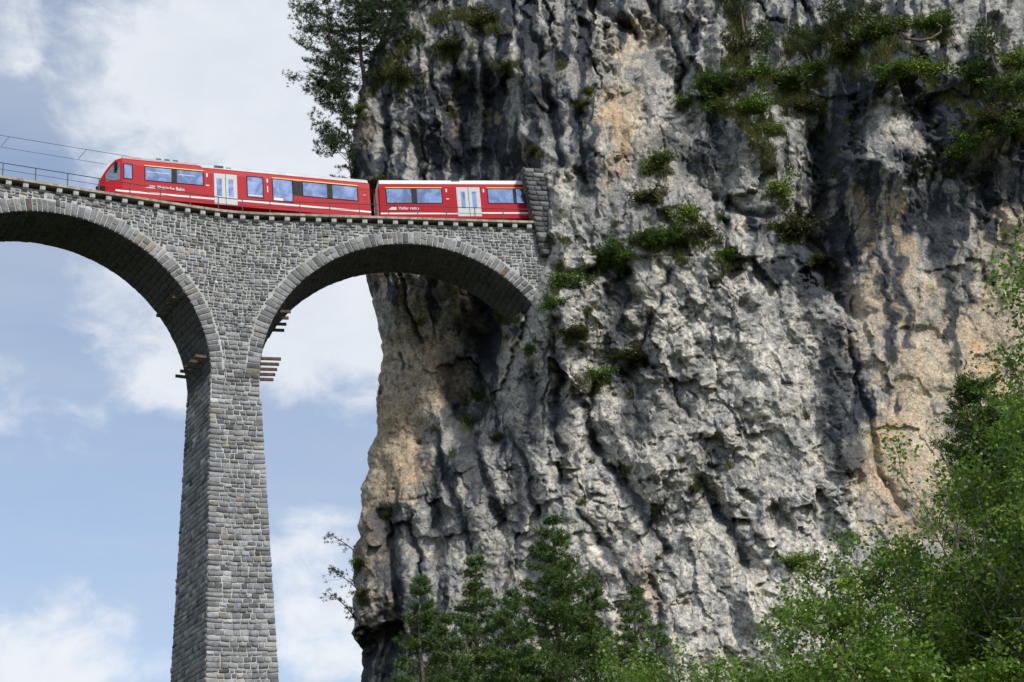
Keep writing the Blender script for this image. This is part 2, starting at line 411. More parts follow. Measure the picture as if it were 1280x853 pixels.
# near face of wall and pier: rough coursed rubble
def in_ring(s, z, marg=1.0):
    c = (math.floor(s / LS) + .5) * LS; return ((s - c) ** 2 + ((z - ZC - GRADE * s) / EA) ** 2) < (RA + marg) ** 2 and z > ZC - 1.5 and (z > ZC + GRADE * s or abs(s - c) < RA + .0)
def face_pt(s, z):
    d = max(0, ZC - z); return vp(s, -HW - BDP * d, z)
z = 15.0
while z < HD:
    pier = z < ZC
    ch = rng.uniform(.25, .40) if z < ZC + 3 else rng.uniform(.30, .48)
    if z < ZC: lo, hi = -(TP + BT * (ZC - z)), TP + BT * (ZC - z)
    else: lo, hi = -17.2, 22.0
    s = lo + (0 if pier else rng.uniform(0, .4)); first = True
    while s < hi - .05:
        w = rng.uniform(.34, .78) if z < ZC + 3 else rng.uniform(.20, .50)
        if pier:
            if first and rng.random() < .7: w = rng.uniform(.7, 1.05)
            if hi - (s + w) < .3: w = hi - s
        first = False
        sub = [(z, z + ch)]
        if ch > .36 and z > ZC + 2 and rng.random() < .75:
            m = z + ch * rng.uniform(.4, .6); sub = [(z, m), (m, z + ch)]
        for (za, zb) in sub:
            zb = min(zb, ztop(s) + .02); sa, sb = s, s + w
            ia, ib = in_ring(sa, za, .91), in_ring(sb, za, .91)
            if ia and ib: 
                while za < zb and in_ring((sa + sb) / 2, za, .91): za += .03
            elif ia:
                while sa < sb and in_ring(sa, za, .91): sa += .03
            elif ib:
                while sb > sa and in_ring(sb, za, .91): sb -= .03
            if sb - sa < .10 or in_ring((sa + sb) / 2, za, .90): continue
            if zb - za < .075: continue
            g = rng.uniform(.015, .035) if not z > ZC + 4 else rng.uniform(.02, .042)
            jz = rng.normal(0, .018, 4); js = rng.normal(0, .02, 4)
            if pier and (s <= lo + .01): js[[0, 3]] = 0
            e0 = -.02 if pier and s <= lo + .01 else g; e1 = -.02 if pier and s + w >= hi - .01 else g
            c4 = [face_pt(sa + e0 + js[0], za + g + jz[0]), face_pt(sb - e1 + js[1], za + g + jz[1]), face_pt(sb - e1 + js[2], zb - g + jz[2]), face_pt(sa + e0 + js[3], zb - g + jz[3])]
            h = heading(s + w / 2); add_stone(c4, (math.sin(h), -math.cos(h), 0), rng.uniform(.03, .09))
        s += w
    z += ch
emit(STONES, 'wall_stone', 'wall_stones', 290)
STONES.clear()
# shaded side of the pier that faces left, and the undersides of the arches
z = 15.0
while z < ZC:
    ch = rng.uniform(.27, .42); d = ZC - z; half = HW + BDP * d; n = -half
    while n < half - .05:
        w = rng.uniform(.4, .9)
        if half - (n + w) < .3: w = half - n
        g = .025
        def sp(nn, zz): return vp(-(TP + BT * (ZC - zz)), nn, zz)
        c4 = [sp(n + w - g, z + g), sp(n + g, z + g), sp(n + g, z + ch - g), sp(n + w - g, z + ch - g)]
        h = heading(-2.); add_stone(c4, (-math.cos(h), -math.sin(h), 0), rng.uniform(.03, .09)); n += w
    z += ch
emit(STONES, 'pier_side_stone', 'pier_side_stones', 290)
STONES.clear()
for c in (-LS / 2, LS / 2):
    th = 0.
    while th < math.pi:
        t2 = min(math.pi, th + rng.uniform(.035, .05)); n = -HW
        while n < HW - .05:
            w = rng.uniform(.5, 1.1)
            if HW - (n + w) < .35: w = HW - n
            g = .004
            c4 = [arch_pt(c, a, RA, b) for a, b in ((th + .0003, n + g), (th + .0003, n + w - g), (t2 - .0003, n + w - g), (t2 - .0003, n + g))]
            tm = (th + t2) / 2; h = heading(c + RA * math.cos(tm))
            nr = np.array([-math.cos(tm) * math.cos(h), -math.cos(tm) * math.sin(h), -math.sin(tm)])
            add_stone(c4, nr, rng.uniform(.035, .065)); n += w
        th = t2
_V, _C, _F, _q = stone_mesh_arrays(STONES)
_o = vlink('vault_stones', mesh_np('vault_stones', _V.reshape(-1, 3) - VO, _F, M['stone'], col=np.minimum(_C.reshape(-1, 3), .16) * .45)); _o['kind'] = 'stuff'  # tone capped and lowered: shade under the arches is put into the stone colour

# deck: slab edge, brackets, ballast bed, rails, railings
def sweep(name, mat, prof, s0, s1, step=1.0, parent=None, zf=None, gap=0.):
    ss = np.linspace(s0, s1, max(2, int(abs(s1 - s0) / step) + 1)); n = len(prof); V = []; F = []
    for s in ss:
        for (nn, zz) in prof: V.append(vp(s, nn, zz + HD + GRADE * s))
    for i in range(len(ss) - 1):
        for k in range(n): F.append((i * n + k, i * n + (k + 1) % n, (i + 1) * n + (k + 1) % n, (i + 1) * n + k))
    me = bpy.data.meshes.new(name); me.from_pydata([tuple(v - VO) for v in V], [], F + [tuple(range(n))[::-1], tuple((len(ss) - 1) * n + k for k in range(n))])
    me.materials.append(mat); me.update()
    return vlink(name, me, parent)
SEND = 20.75
slab_s = np.arange(-38, SEND - .2, 2.97)
for a, b in zip(slab_s, list(slab_s[1:]) + [SEND]):
    e = rng.uniform(-.012, .012)
    sweep('edge_slab', M['concrete'], [(-2.70 + e, .09), (-1.7, .09), (-1.7, .27), (-2.70 + e, .25 + e)], a + .008, b - .008)
    if a > -17.5: pass
sweep('far_edge', M['concrete'], [(1.7, .13), (2.86, .13), (2.86, .32), (1.7, .32)], -38, SEND, 2.)
sweep('ballast_bed', M['ballast'], [(-1.68, -.115), (1.68, -.115), (1.68, .22), (-1.68, .22)], -38, 24., 1.)
for n in (-.53, .53): sweep('track_rail', M['rail'], [(n - .035, .222), (n + .035, .222), (n + .035, .36), (n - .035, .36)], -38, 24., 1.)
bm = MB(); bm.extrude([(0, .232), (0, -.20), (-.20, -.18), (-.30, -.08), (-.30, .232)], -.16, .16)
brm = bm.mesh('bracket', M['bracket'])
for i in range(-6, 35):
    s = -14.796 + 1.0314 * i
    o = vlink('bracket', brm); h = float(heading(s))
    o.location = vp(s, -HW, HD - .145 + GRADE * s) - VO; o.rotation_euler = (0, 0, h); o.scale = (1, 1, 1)
railing = vlink('railing', None) if False else empty('railing'); railing.parent = viaduct
for zz, rr in ((1.16, .026), (.72, .015)):
    m_ = MB(); m_.tube([tuple(vp(s, -2.58, HD + zz + GRADE * s) - VO) for s in np.arange(-38, 20.9, .5)], rr, 6); m_.build('handrail', M['steel'], railing, smooth=True)
pm = MB(); pm.box(-.026, .026, -.026, .026, 0, .87); pmm = pm.mesh('railing_post', M['steel'])
for k in range(-12, 17):
    s = -13.2 + 1.98 * k
    if not -38 < s < 20.8: continue
    o = link('railing_post', pmm, railing); o.location = vp(s, -2.58, HD + .25 + GRADE * s) - VO; o.rotation_euler = (0, 0, float(heading(s)))
far_rail = empty('railing'); far_rail.parent = viaduct
m_ = MB(); m_.tube([tuple(vp(s, 2.62, HD + 1.16 + GRADE * s) - VO) for s in np.arange(-38, 20.9, 1.)], .03, 5); m_.build('handrail', M['steel'], far_rail)
for k in range(-12, 17):
    s = -13.2 + 1.98 * k
    if not -38 < s < 20.8: continue
    o = link('railing_post', pmm, far_rail); o.location = vp(s, 2.62, HD + .318 + GRADE * s) - VO; o.rotation_euler = (0, 0, float(heading(s)))
# old iron beams left in the masonry
def beam(sa, sb, n, z):
    m_ = MB(); P = [vp(s, n + dn, z + dz) - VO for s in (sa, sb) for dn, dz in ((-.07, -.09), (.07, -.09), (.07, .09), (-.07, .09))]
    m_.hexa([P[0], P[1], P[5], P[4], P[3], P[2], P[6], P[7]]); m_.build('iron_beam', M['rust'], viaduct)
for i in range(5):
    n = -1.95 + .92 * i
    beam(1.5, 3.25, n, ZC + 1.55); beam(-2.75, -1.4, n, ZC + 1.35)
for i in range(4):
    n = -1.6 + 1.05 * i
    beam(1.9, 4.0, n, ZC + 5.0); beam(-4.1, -2.2, n, ZC + 5.3)
# bottom of beam heights is set by the springing

# overhead line
line = empty('overhead_line', tuple(vp(-16, 0, HD))); tag(line, 'overhead railway wires with short droppers above the train\'s nose', 'overhead wire')
LO = np.array(line.location)
def wz(s): return HD + 4.17 + .024 * (s + 14.9)
def wl(s): return HD + 3.34 + .022 * (s + 14.9)
m_ = MB(); m_.tube([tuple(vp(s, 0, wz(s)) - LO) for s in np.arange(-38, 6, 1.)], .016, 5); m_.build('catenary_wire', M['wire'], line)
m_ = MB(); m_.tube([tuple(vp(s, 0, wl(s)) - LO) for s in np.arange(-38, -7.6, 1.)], .012, 5); m_.build('contact_wire', M['wire'], line)
for s in (-29.2, -24.3, -19.2, -14.3, -9.4):
    m_ = MB(); m_.tube([tuple(vp(s + .05, 0, wz(s)) - LO), tuple(vp(s - .12, 0, wz(s) - .22) - LO), tuple(vp(s - .42, 0, wl(s) + .12) - LO), tuple(vp(s - .46, 0, wl(s)) - LO)], .02, 5); m_.build('dropper', M['wire'], line)
#PART3
# ------------------------------------------------------------------ train: two carriages. local x along the car, -y is the side in view, z from rail datum
def text_mesh(body, size, depth=.006, shear=0., bold=.0):
    cu = bpy.data.curves.new('t', 'FONT'); cu.body = body; cu.size = size; cu.extrude = depth; cu.shear = shear; cu.offset = bold; cu.resolution_u = 3
    ob = bpy.data.objects.new('t', cu); COL.objects.link(ob); dg = bpy.context.evaluated_depsgraph_get(); dg.update()
    me = bpy.data.meshes.new_from_object(ob.evaluated_get(dg)); COL.objects.unlink(ob); bpy.data.objects.remove(ob)
    return me
YS = -1.33
def letter(car, name, body, x, z, width, size, mat, shear=0., bold=.004):
    me = text_mesh(body, size, shear=shear, bold=bold); me.materials.clear(); me.materials.append(mat)
    xs = [v.co.x for v in me.vertices]; k = width / (max(xs) - min(xs)); x0 = min(xs)
    for v in me.vertices: v.co = ((v.co.x - x0) * k, v.co.y, v.co.z)
    o = link(name, me, car); o.rotation_euler = (R_(90), 0, 0); o.location = (x, YS - .010, z); return o
def quadbox(x0, x1, z0, z1, y0, y1):
    m = MB(); m.box(x0, x1, y0, y1, z0, z1); return m
def window(car, x0, x1, z0, z1, posts=(), name='window', glass='glass'):
    f = .055
    m = MB(); y0, y1 = YS - .012, YS + .03
    m.box(x0 - f, x1 + f, y0, y1, z1, z1 + f); m.box(x0 - f, x1 + f, y0, y1, z0 - f, z0); m.box(x0 - f, x0, y0, y1, z0, z1); m.box(x1, x1 + f, y0, y1, z0, z1)
    w = m.build(name, M['black'], car)
    xs = [x0] + [v for p in posts for v in p] + [x1]
    for a, b in zip(xs[::2], xs[1::2]):
        quadbox(a + .003, b - .003, z0 + .003, z1 - .003, YS - .004, YS + .02).build('pane', M[glass], w)
    for a, b in posts: quadbox(a, b, z0 + .002, z1 - .002, YS - .008, YS + .02).build('pillar', M['post'], w)
    return w
def double_door(car, x0, x1, z0, z1, wins):
    mid = (x0 + x1) / 2
    for (a, b), (wx0, wx1) in zip(((x0, mid - .018), (mid + .018, x1)), wins):
        d = MB(); y0, y1 = YS - .02, YS + .03
        wz0, wz1 = z0 + .60, z0 + 1.88
        d.box(a, wx0, y0, y1, z0, z1); d.box(wx1, b, y0, y1, z0, z1); d.box(wx0, wx1, y0, y1, z0, wz0); d.box(wx0, wx1, y0, y1, wz1, z1)
        do = d.build('door_leaf', M['door'], car)
        quadbox(wx0, wx1, wz0, wz1, YS - .012, YS + .02).build('door_window', M['glass'], do)
    quadbox(mid - .018, mid + .018, z0, z1, YS - .008, YS + .03).build('door_seal', M['black'], car)
def stripe(car, name, mat, x0, x1, z0, z1): return quadbox(x0, x1, z0, z1, YS - .007, YS + .01).build(name, M[mat], car)
def bogie(car, x):
    b = empty('bogie'); b.parent = car; b.location = (x, 0, -.38)
    m = MB(); m.box(-1.2, 1.2, -.95, -.82, .28, .5); m.box(-1.2, 1.2, .82, .95, .28, .5); m.box(-.25, .25, -.95, .95, .3, .5); m.build('bogie_frame', M['grey'], b)
    for xx in (-.9, .9):
        for yy in (-.56, .56):
            m = MB(); m.tube([(xx, yy - .06, .36), (xx, yy + .06, .36)], .36, 20); m.build('wheel', M['grey'], b)
def crest(car, x, z):
    """slanted emblem bars, white"""
    m = MB()
    for k, (dx, w, zz) in enumerate(((0, .62, 0), (.10, .50, .035), (.17, .43, .07), (.22, .38, .105), (.26, .34, .14), (.3, .30, .175))):
        m.box(x + dx, x + dx + w, YS - .010, YS + .0, z + zz, z + zz + .022)
    for k in range(3): m.box(x + .30 + k * .13, x + .37 + k * .13, YS - .012, YS, z + .02, z + .19)
    return m.build('emblem', M['white'], car)

# front carriage with the driver's cab
HD1 = R_(22.9)
car1 = empty('railway_carriage', (-18.2, 99.2, 50.2), HD1); car1.rotation_euler = (0, -math.atan(.02), HD1)
tag(car1, 'red front railcar with sloping driver\'s cab, leading onto the viaduct', 'train carriage', 'carriages of the red train')
XE = 9.62
# body: side walls, nose swept in steps
def nose_section(x):       # half width and top height of the red shell towards the nose
    t = min(1., max(0., (x + 8.50) / 1.55))
    return 1.33 * (.72 + .28 * t ** .5), .62 + 2.1 * math.sin(t * math.pi / 2) ** .85
prof_full = lambda hw, zt: [(-hw, -.08), (-hw, max(.0, zt - .45)), (-hw * .985, zt - .12), (-hw * .93, zt), (hw * .93, zt), (hw * .985, zt - .12), (hw, max(.0, zt - .45)), (hw, -.08)]
m = MB(); xs = list(np.linspace(-8.50, -6.95, 14)) + [-1.95, -1.75, XE]; rings = []
for x in xs:
    hw, zt = nose_section(x)
    if x > -6.96: hw, zt = 1.33, 2.72
    if x > -1.9: zt = 2.60
    rings.append([(x, y, z) for y, z in prof_full(hw, zt)])
vs = [p for r in rings for p in r]; fs = []
for i in range(len(rings) - 1):
    for k in range(8): fs.append((i * 8 + k, (i + 1) * 8 + k, (i + 1) * 8 + (k + 1) % 8, i * 8 + (k + 1) % 8))
fs += [tuple(range(8)), tuple(range((len(rings) - 1) * 8, len(rings) * 8))[::-1]]
m.add(vs, fs); m.build('body', M['red'], car1, bevel=.012)
# cab glazing: side quarter window and windscreen
def nose_y(x): return -nose_section(x)[0] - .012
m = MB(); top = []; bot = []
for x in np.linspace(-7.98, -7.12, 9):
    hw, zt = nose_section(x); top.append((x, -hw - .012, min(zt - .30, 2.36))); bot.append((x, -hw - .012, .96 + .2 * (x + 7.98)))
n9 = len(top); vs = bot + top + [(x, y + .03, z) for x, y, z in bot] + [(x, y + .03, z) for x, y, z in top]
m.add(vs, [(i, i + 1, n9 + i + 1, n9 + i) for i in range(n9 - 1)])
cab = m.build('cab_side_window', M['cabglass'], car1)
m = MB(); L_ = []
for x in np.linspace(-8.36, -7.35, 10):
    hw, zt = nose_section(x); L_.append([(x - .015, -hw * .80, zt + .012), (x - .015, hw * .80, zt + .012)])
vs = [p for r in L_ for p in r]; m.add(vs, [(2 * i, 2 * i + 1, 2 * i + 3, 2 * i + 2) for i in range(9)])
m.build('windscreen', M['cabglass'], car1)
m = MB(); m.tube([(-7.35, -1.30, 2.50), (-7.45, -1.50, 2.40), (-7.42, -1.50, 2.2)], .02, 6); m.box(-7.50, -7.30, -1.56, -1.48, 1.72, 2.22); m.build('mirror', M['black'], car1)
for y in (-.85, .85): m = MB(); m.tube([(-8.56, y, .62), (-8.44, y, .62)], .10, 12); m.build('headlight', M['black'], car1)
m = MB(); m.box(-8.62, -8.40, -.62, .62, .12, .40); m.box(-8.78, -8.6, -.14, .14, .18, .38); m.build('coupler', M['black'], car1)
m = MB(); m.box(-8.42, -8.02, YS + .16, YS + .40, .25, .62); m.build('front_recess', M['black'], car1)
# roof
m = MB(); m.extrude([(-1.26, 2.58), (-1.18, 2.80), (-.85, 3.02), (0, 3.10), (.85, 3.02), (1.18, 2.80), (1.26, 2.58)], -6.6, XE - .08); m.build('roof', M['roof2'], car1)
m = MB(); m.extrude([(-1.20, 2.66), (-1.20, 2.86), (-1.05, 2.95), (1.05, 2.95), (1.20, 2.86), (1.20, 2.66)], -6.95, -2.1); m.build('roof_fairing', M['roof'], car1, bevel=.02)
m = MB(); m.extrude([(-1.1, 2.9), (-1.0, 3.02), (1.0, 3.02), (1.1, 2.9)], -6.9, -5.7); m.build('roof_box', M['roof'], car1, bevel=.02)
for x in (-4.6, -4.05, -3.5): m = MB(); m.tube([(x - .16, -1.12, 2.98), (x + .16, -1.12, 2.98)], .07, 10); m.build('roof_insulator', M['grey'], car1)
def vents(car, x, dz):
    m = MB(); m.box(x, x + .62, -1.245, -1.12, 2.70 + dz, 2.86 + dz); v = m.build('roof_vent', M['grey'], car)
    for k in range(8): quadbox(x + .02 + k * .075, x + .07 + k * .075, 2.71 + dz, 2.85 + dz, -1.262, -1.24).build('vent_slat', M['black'], v)
    m = MB(); m.box(x + .78, x + 1.12, -1.24, -1.12, 2.73 + dz, 2.82 + dz); m.build('roof_grille', M['grey'], car)
vents(car1, -.98, -.02)
window(car1, -6.84, -6.36, 1.25, 2.25)
window(car1, -5.50, -1.78, 1.25, 2.20, [(-3.82, -3.46)])
for a, b in ((-5.42, -3.95), (-3.40, -2.25)): quadbox(a, b, 1.84, 1.875, YS - .006, YS + .02).build('lamp_reflection_strip', M['white'], car1)  # white bars on the panes, a painted-in reflection of the interior lamps
window(car1, 1.18, 2.20, .72, 2.18); quadbox(1.22, 2.16, .76, .88, YS - .007, YS + .02).build('sill_panel', M['door'], car1)
window(car1, 2.90, 4.20, .60, 2.17); quadbox(2.93, 3.55, .62, .80, YS - .007, YS + .02).build('sill_panel', M['white'], car1)
quadbox(4.20, 4.92, 1.10, 2.17, YS - .012, YS + .02).build('window_pillar', M['post'], car1)
window(car1, 4.94, 8.70, 1.14, 2.15, [(6.60, 6.98)])
stripe(car1, 'yellow_stripe', 'gold', -5.56, -1.72, 2.262, 2.325); stripe(car1, 'yellow_stripe', 'gold', 2.85, 8.76, 2.235, 2.30)
double_door(car1, -1.04, .48, -.04, 2.2, [(-.88, -.53), (-.10, .23)])
stripe(car1, 'white_stripe', 'white', -7.4, -1.05, .25, .38); stripe(car1, 'white_stripe', 'white', .49, XE - .01, .30, .43)
letter(car1, 'lettering', 'Rhätische Bahn', -4.72, .68, 1.72, .34, M['white']); crest(car1, -5.52, .68)
letter(car1, 'class_numeral', '1', -1.55, 1.88, .10, .36, M['white'], bold=.012); letter(car1, 'class_numeral', '1', 2.47, 1.88, .10, .36, M['white'], bold=.012)
quadbox(-1.58, -1.36, 1.22, 1.30, YS - .006, YS + .01).build('small_print', M['white'], car1)
quadbox(2.50, 2.56, 1.15, 1.62, YS - .005, YS + .01).build('small_print', M['white'], car1)
m = MB()
for a in ((8.95, 9.50, 1.86, 1.875), (8.95, 9.50, .93, .945), (8.95, 8.965, .93, 1.875), (9.485, 9.5, .93, 1.875), (9.1, 9.35, 1.55, 1.68), (9.05, 9.35, 1.08, 1.10)): m.box(a[0], a[1], YS - .006, YS + .01, a[2], a[3])
m.build('side_hatch', M['darkred'], car1)
bogie(car1, -5.6); bogie(car1, 7.2)
m = MB(); m.extrude([(-.75, .1), (-.75, 2.3), (.75, 2.3), (.75, .1)], XE, XE + .42)
for k in range(5): m.box(XE + .03 + k * .085, XE + .06 + k * .085, -.82, .82, .06, 2.36)
m.build('gangway_bellows', M['black'], car1)

HD2 = R_(12.)
car2 = empty('railway_carriage', (-3.4, 104.2, 50.45), HD2); car2.rotation_euler = (0, -math.atan(.02), HD2)
tag(car2, 'red second railcar, its far end entering the tunnel in the cliff', 'train carriage', 'carriages of the red train')
X0, X1 = -5.20, 5.05
m = MB(); m.extrude([(-1.33, -.08), (-1.33, 2.3), (-1.31, 2.56), (1.31, 2.56), (1.33, 2.3), (1.33, -.08)], X0, X1); m.build('body', M['red'], car2, bevel=.012)
m = MB(); m.extrude([(-1.31, 2.56), (-1.24, 2.86), (-.95, 3.02), (0, 3.10), (.95, 3.02), (1.24, 2.86), (1.31, 2.56)], X0 + .05, X1 - .03); m.build('roof', M['white'], car2)
vents(car2, -.18, .045)
window(car2, -4.70, -.92, 1.10, 2.17, [(-3.00, -2.61)]); window(car2, 2.32, 4.85, 1.10, 2.17, [(4.07, 4.30)])
stripe(car2, 'yellow_stripe', 'gold', -4.76, -.86, 2.232, 2.295); stripe(car2, 'yellow_stripe', 'gold', 2.26, 5.0, 2.232, 2.295)
double_door(car2, .13, 1.76, .08, 2.30, [(.41, .70), (1.19, 1.49)])
stripe(car2, 'white_stripe', 'white', X0 + .01, .12, .24, .36); stripe(car2, 'white_stripe', 'white', 1.77, X1 - .01, .27, .39)
letter(car2, 'lettering', 'Viafier retica', -3.95, .60, 1.40, .30, M['white']); crest(car2, -4.72, .58)
letter(car2, 'class_numeral', '1', -.62, 1.93, .10, .34, M['white'], bold=.012); letter(car2, 'class_numeral', '1', 1.97, 1.93, .10, .34, M['white'], bold=.012)
quadbox(-.62, -.42, 1.38, 1.45, YS - .005, YS + .01).build('small_print', M['white'], car2)
m = MB(); m.box(X0 - .22, X0, -1.2, -1.08, .1, 2.2); m.tube([(X0 - .12, -1.14, .2), (X0 - .2, -1.14, 1.2), (X0 - .1, -1.14, 2.2)], .06, 8); m.build('end_cables', M['darkred'], car2)
m = MB(); m.box(X0 - .4, X0, -.35, .35, .1, .4); m.build('coupler', M['black'], car2)
bogie(car2, -3.4); bogie(car2, 3.4)
#PART4
# ------------------------------------------------------------------ limestone cliff
def rbf(pts, vals):
    P = np.array(pts, float) / 300.; n = len(P)
    d = np.hypot(*(P[:, None] - P[None]).transpose(2, 0, 1)); K = np.where(d > 0, d * d * np.log(d + 1e-12), 0) + np.eye(n) * 1e-3
    A = np.zeros((n + 3, n + 3)); A[:n, :n] = K; A[:n, n] = 1; A[:n, n + 1:] = P; A[n, :n] = 1; A[n + 1:, :n] = P.T
    w = np.linalg.solve(A, np.concatenate([vals, np.zeros(3)]))
    def f(u, v):
        u = u / 300.; v = v / 300.; r = w[n] + w[n + 1] * u + w[n + 2] * v
        for (px, py), k in zip(P, w[:n]):
            q = (u - px) ** 2 + (v - py) ** 2; r = r + k * .5 * q * np.log(q + 1e-12)
        return r
    return f
DEPTH = [(440, -140, 120), (440, 0, 115), (440, 100, 113.5), (440, 220, 112.5), (455, 340, 112), (470, 450, 111.5), (480, 540, 110), (460, 600, 109), (445, 700, 107), (440, 780, 106), (450, 850, 108.5), (450, 1000, 105),
    (520, 0, 113), (520, 100, 111), (520, 220, 110.8), (520, 380, 110), (520, 500, 107.8), (540, 600, 105.2), (540, 700, 103.6), (540, 800, 102.5), (540, 1000, 99),
    (600, 0, 112), (600, 100, 110.6), (600, 220, 110.6), (600, 300, 110.6), (610, 370, 110.6), (604, 430, 109.5), (590, 500, 107.6), (610, 560, 104.5), (640, 230, 110.2), (640, 300, 109.8), (638, 380, 108), (632, 450, 105),
    (640, 100, 109.5), (640, 160, 110), (690, 0, 110), (690, 100, 107), (700, 200, 103.6), (700, 270, 102.6), (690, 340, 102), (668, 380, 101.6), (660, 420, 101.3), (660, 500, 101), (650, 600, 100.3), (650, 700, 99.2), (650, 850, 97),
    (760, 0, 109), (760, 100, 106.4), (760, 250, 102.8), (760, 350, 101), (760, 450, 100), (760, 550, 99), (760, 650, 97.6), (760, 750, 96), (800, 850, 93.6), (800, 1000, 88),
    (880, -140, 113), (880, 50, 105), (880, 150, 102.4), (880, 270, 99.8), (880, 400, 99), (880, 550, 97.5), (880, 700, 95.4), (880, 850, 92.5),
    (1000, 50, 104), (1000, 200, 100.6), (1000, 350, 99.2), (1000, 450, 97.6), (1000, 600, 96), (1000, 800, 92), (1120, -140, 110), (1120, 0, 102), (1120, 90, 97.8), (1120, 250, 98.6), (1120, 400, 97.4), (1120, 600, 95.4), (1120, 800, 91),
    (1240, 0, 101), (1240, 100, 97.2), (1240, 200, 97), (1240, 300, 98), (1240, 500, 96), (1240, 700, 93), (1240, 850, 89), (1420, -140, 108), (1420, 0, 99), (1420, 400, 95), (1420, 850, 87), (1420, 1000, 84), (1100, 1000, 87)]
fY = rbf([d[:2] for d in DEPTH], np.array([d[2] for d in DEPTH], float))
EDGE = [(-160, 585), (-140, 580), (-60, 530), (0, 497), (50, 474), (90, 456), (120, 447), (150, 441), (220, 438), (300, 446), (344, 455), (371, 464), (399, 466), (426, 473), (451, 474), (469, 470), (500, 469), (520, 468), (545, 464), (553, 459), (569, 454), (586, 461), (612, 448), (634, 454), (651, 447), (662, 453), (695, 440), (730, 443), (770, 443), (792, 437), (806, 446), (821, 450), (853, 450), (1010, 452)]
U1, V0, V1 = 1430., -150., 1005.
NC, NR = 690, 800
vv = np.linspace(V0, V1, NR); uL = np.interp(vv, [e[0] for e in EDGE], [e[1] for e in EDGE]) + 1.0
cc = np.linspace(0, 1, NC) ** 1.04
U = uL[:, None] + (U1 - uL[:, None]) * cc[None]; Vp = np.repeat(vv[:, None], NC, 1)
Y = fY(U, Vp)
zone = (U < 664) & (Vp > 188) & (Vp < 335); Y = np.where(zone, np.maximum(Y, 109.3), Y)
dedge = (U - uL[:, None]) / 17.; RR = 2.2
q = np.clip(1 - dedge / RR, 0, 1); Y = Y + RR * (1 - np.sqrt(np.maximum(0, 1 - q * q)))
X_ = U / 17.; Z_ = -Vp / 17.
# --- regional character of the rock: share of dark weathered skin, share of tan fresh rock
REG = [(480, 50, .75, .1), (560, 60, .68, .1), (640, 50, .66, .1), (720, 40, .68, .15), (480, 170, .66, .3), (560, 150, .8, .15), (640, 150, .72, .2), (700, 150, .72, .1), (600, 200, .75, .1), (790, 60, .3, .5), (790, 150, .08, .8), (830, 130, .05, .35), (870, 50, .5, .2), (880, 180, .55, .2), (760, 250, .3, .35), (700, 250, .2, .3), (720, 200, .6, .1),
    (950, 60, .6, .1), (1050, 60, .6, .1), (1200, 40, .4, .1), (1000, 150, .4, .2), (1080, 150, 1.1, .02), (1150, 110, 1.05, 0), (1075, 210, .8, .3), (1140, 235, .72, .3), (1215, 255, .75, .4), (1120, 150, .5, .3), (1185, 150, 1.05, .02), (1250, 200, .65, .3), (950, 250, .4, .25), (1020, 330, .95, 0), (1100, 260, .5, .45), (1170, 285, .85, .2), (1245, 280, .3, .75), (1100, 380, .25, .75), (1150, 400, .12, .6), (1240, 450, .04, 1), (1160, 480, .08, .75), (1110, 560, .1, .85), (1060, 520, .72, .1), (1150, 620, .2, .65),
    (850, 350, .15, .2), (900, 420, .25, .12), (960, 420, .3, .12), (800, 480, .5, .1), (720, 420, .35, .15), (680, 380, .2, .15), (760, 400, .5, .1), (850, 500, .4, .06), (900, 580, .4, .12), (980, 560, .25, .12), (760, 600, .3, .12), (840, 620, .35, .22), (950, 700, .15, .12), (850, 720, .22, .18), (740, 720, .12, .12), (800, 750, .15, .3), (700, 600, .3, .1), (680, 520, .5, .06), (650, 450, .3, .12), (1000, 700, .15, .06),
    (462, 480, .1, 1.1), (455, 690, .3, .9), (500, 440, .12, .95), (490, 560, .1, 1.1), (520, 500, .15, 1.0), (460, 640, .15, 1.0), (480, 400, .38, .5), (540, 380, .42, .4), (600, 420, .9, .0), (480, 520, .2, .85), (540, 460, .25, .8), (540, 560, .62, .3), (600, 560, .6, .15), (470, 600, .3, .8), (500, 650, .7, .2), (560, 650, .5, .2), (620, 640, .32, .28), (660, 620, .35, .15), (460, 730, .5, .4), (540, 720, .5, .2), (620, 720, .3, .2), (480, 830, .6, .3)]
wu = U + 12 * fbm(X_ * .45, Z_ * .45, 2, seed=301) + 3 * fbm(X_ * 1.6, Z_ * 1.6, 3, seed=303); wv = Vp + 12 * fbm(X_ * .45, Z_ * .45, 2, seed=302) + 3 * fbm(X_ * 1.6, Z_ * 1.6, 3, seed=304)
num_d = np.zeros(U.shape); num_t = np.zeros(U.shape); den = np.full(U.shape, 1e-9)
for (x, y, dk, tn) in REG:
    w = 1 / (((wu - x) ** 2 + (wv - y) ** 2) + 300) ** 1.7; num_d += w * dk; num_t += w * tn; den += w
DK = num_d / den; TN = num_t / den
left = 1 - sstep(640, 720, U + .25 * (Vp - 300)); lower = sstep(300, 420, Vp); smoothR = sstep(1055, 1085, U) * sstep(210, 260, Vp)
scar = np.exp(-(((U - 795) / 50) ** 2 + ((Vp - 110) / 85) ** 2) ** 2)
center = sstep(650, 720, U) * sstep(280, 360, Vp) * (1 - smoothR)
rough = 1 - .72 * smoothR - .65 * scar - .25 * left * lower
rough *= 1 - .7 * np.exp(-(((U - 1122) / 45) ** 2 + ((Vp - 155) / 45) ** 2))
rough = np.clip(rough, .20, 1)
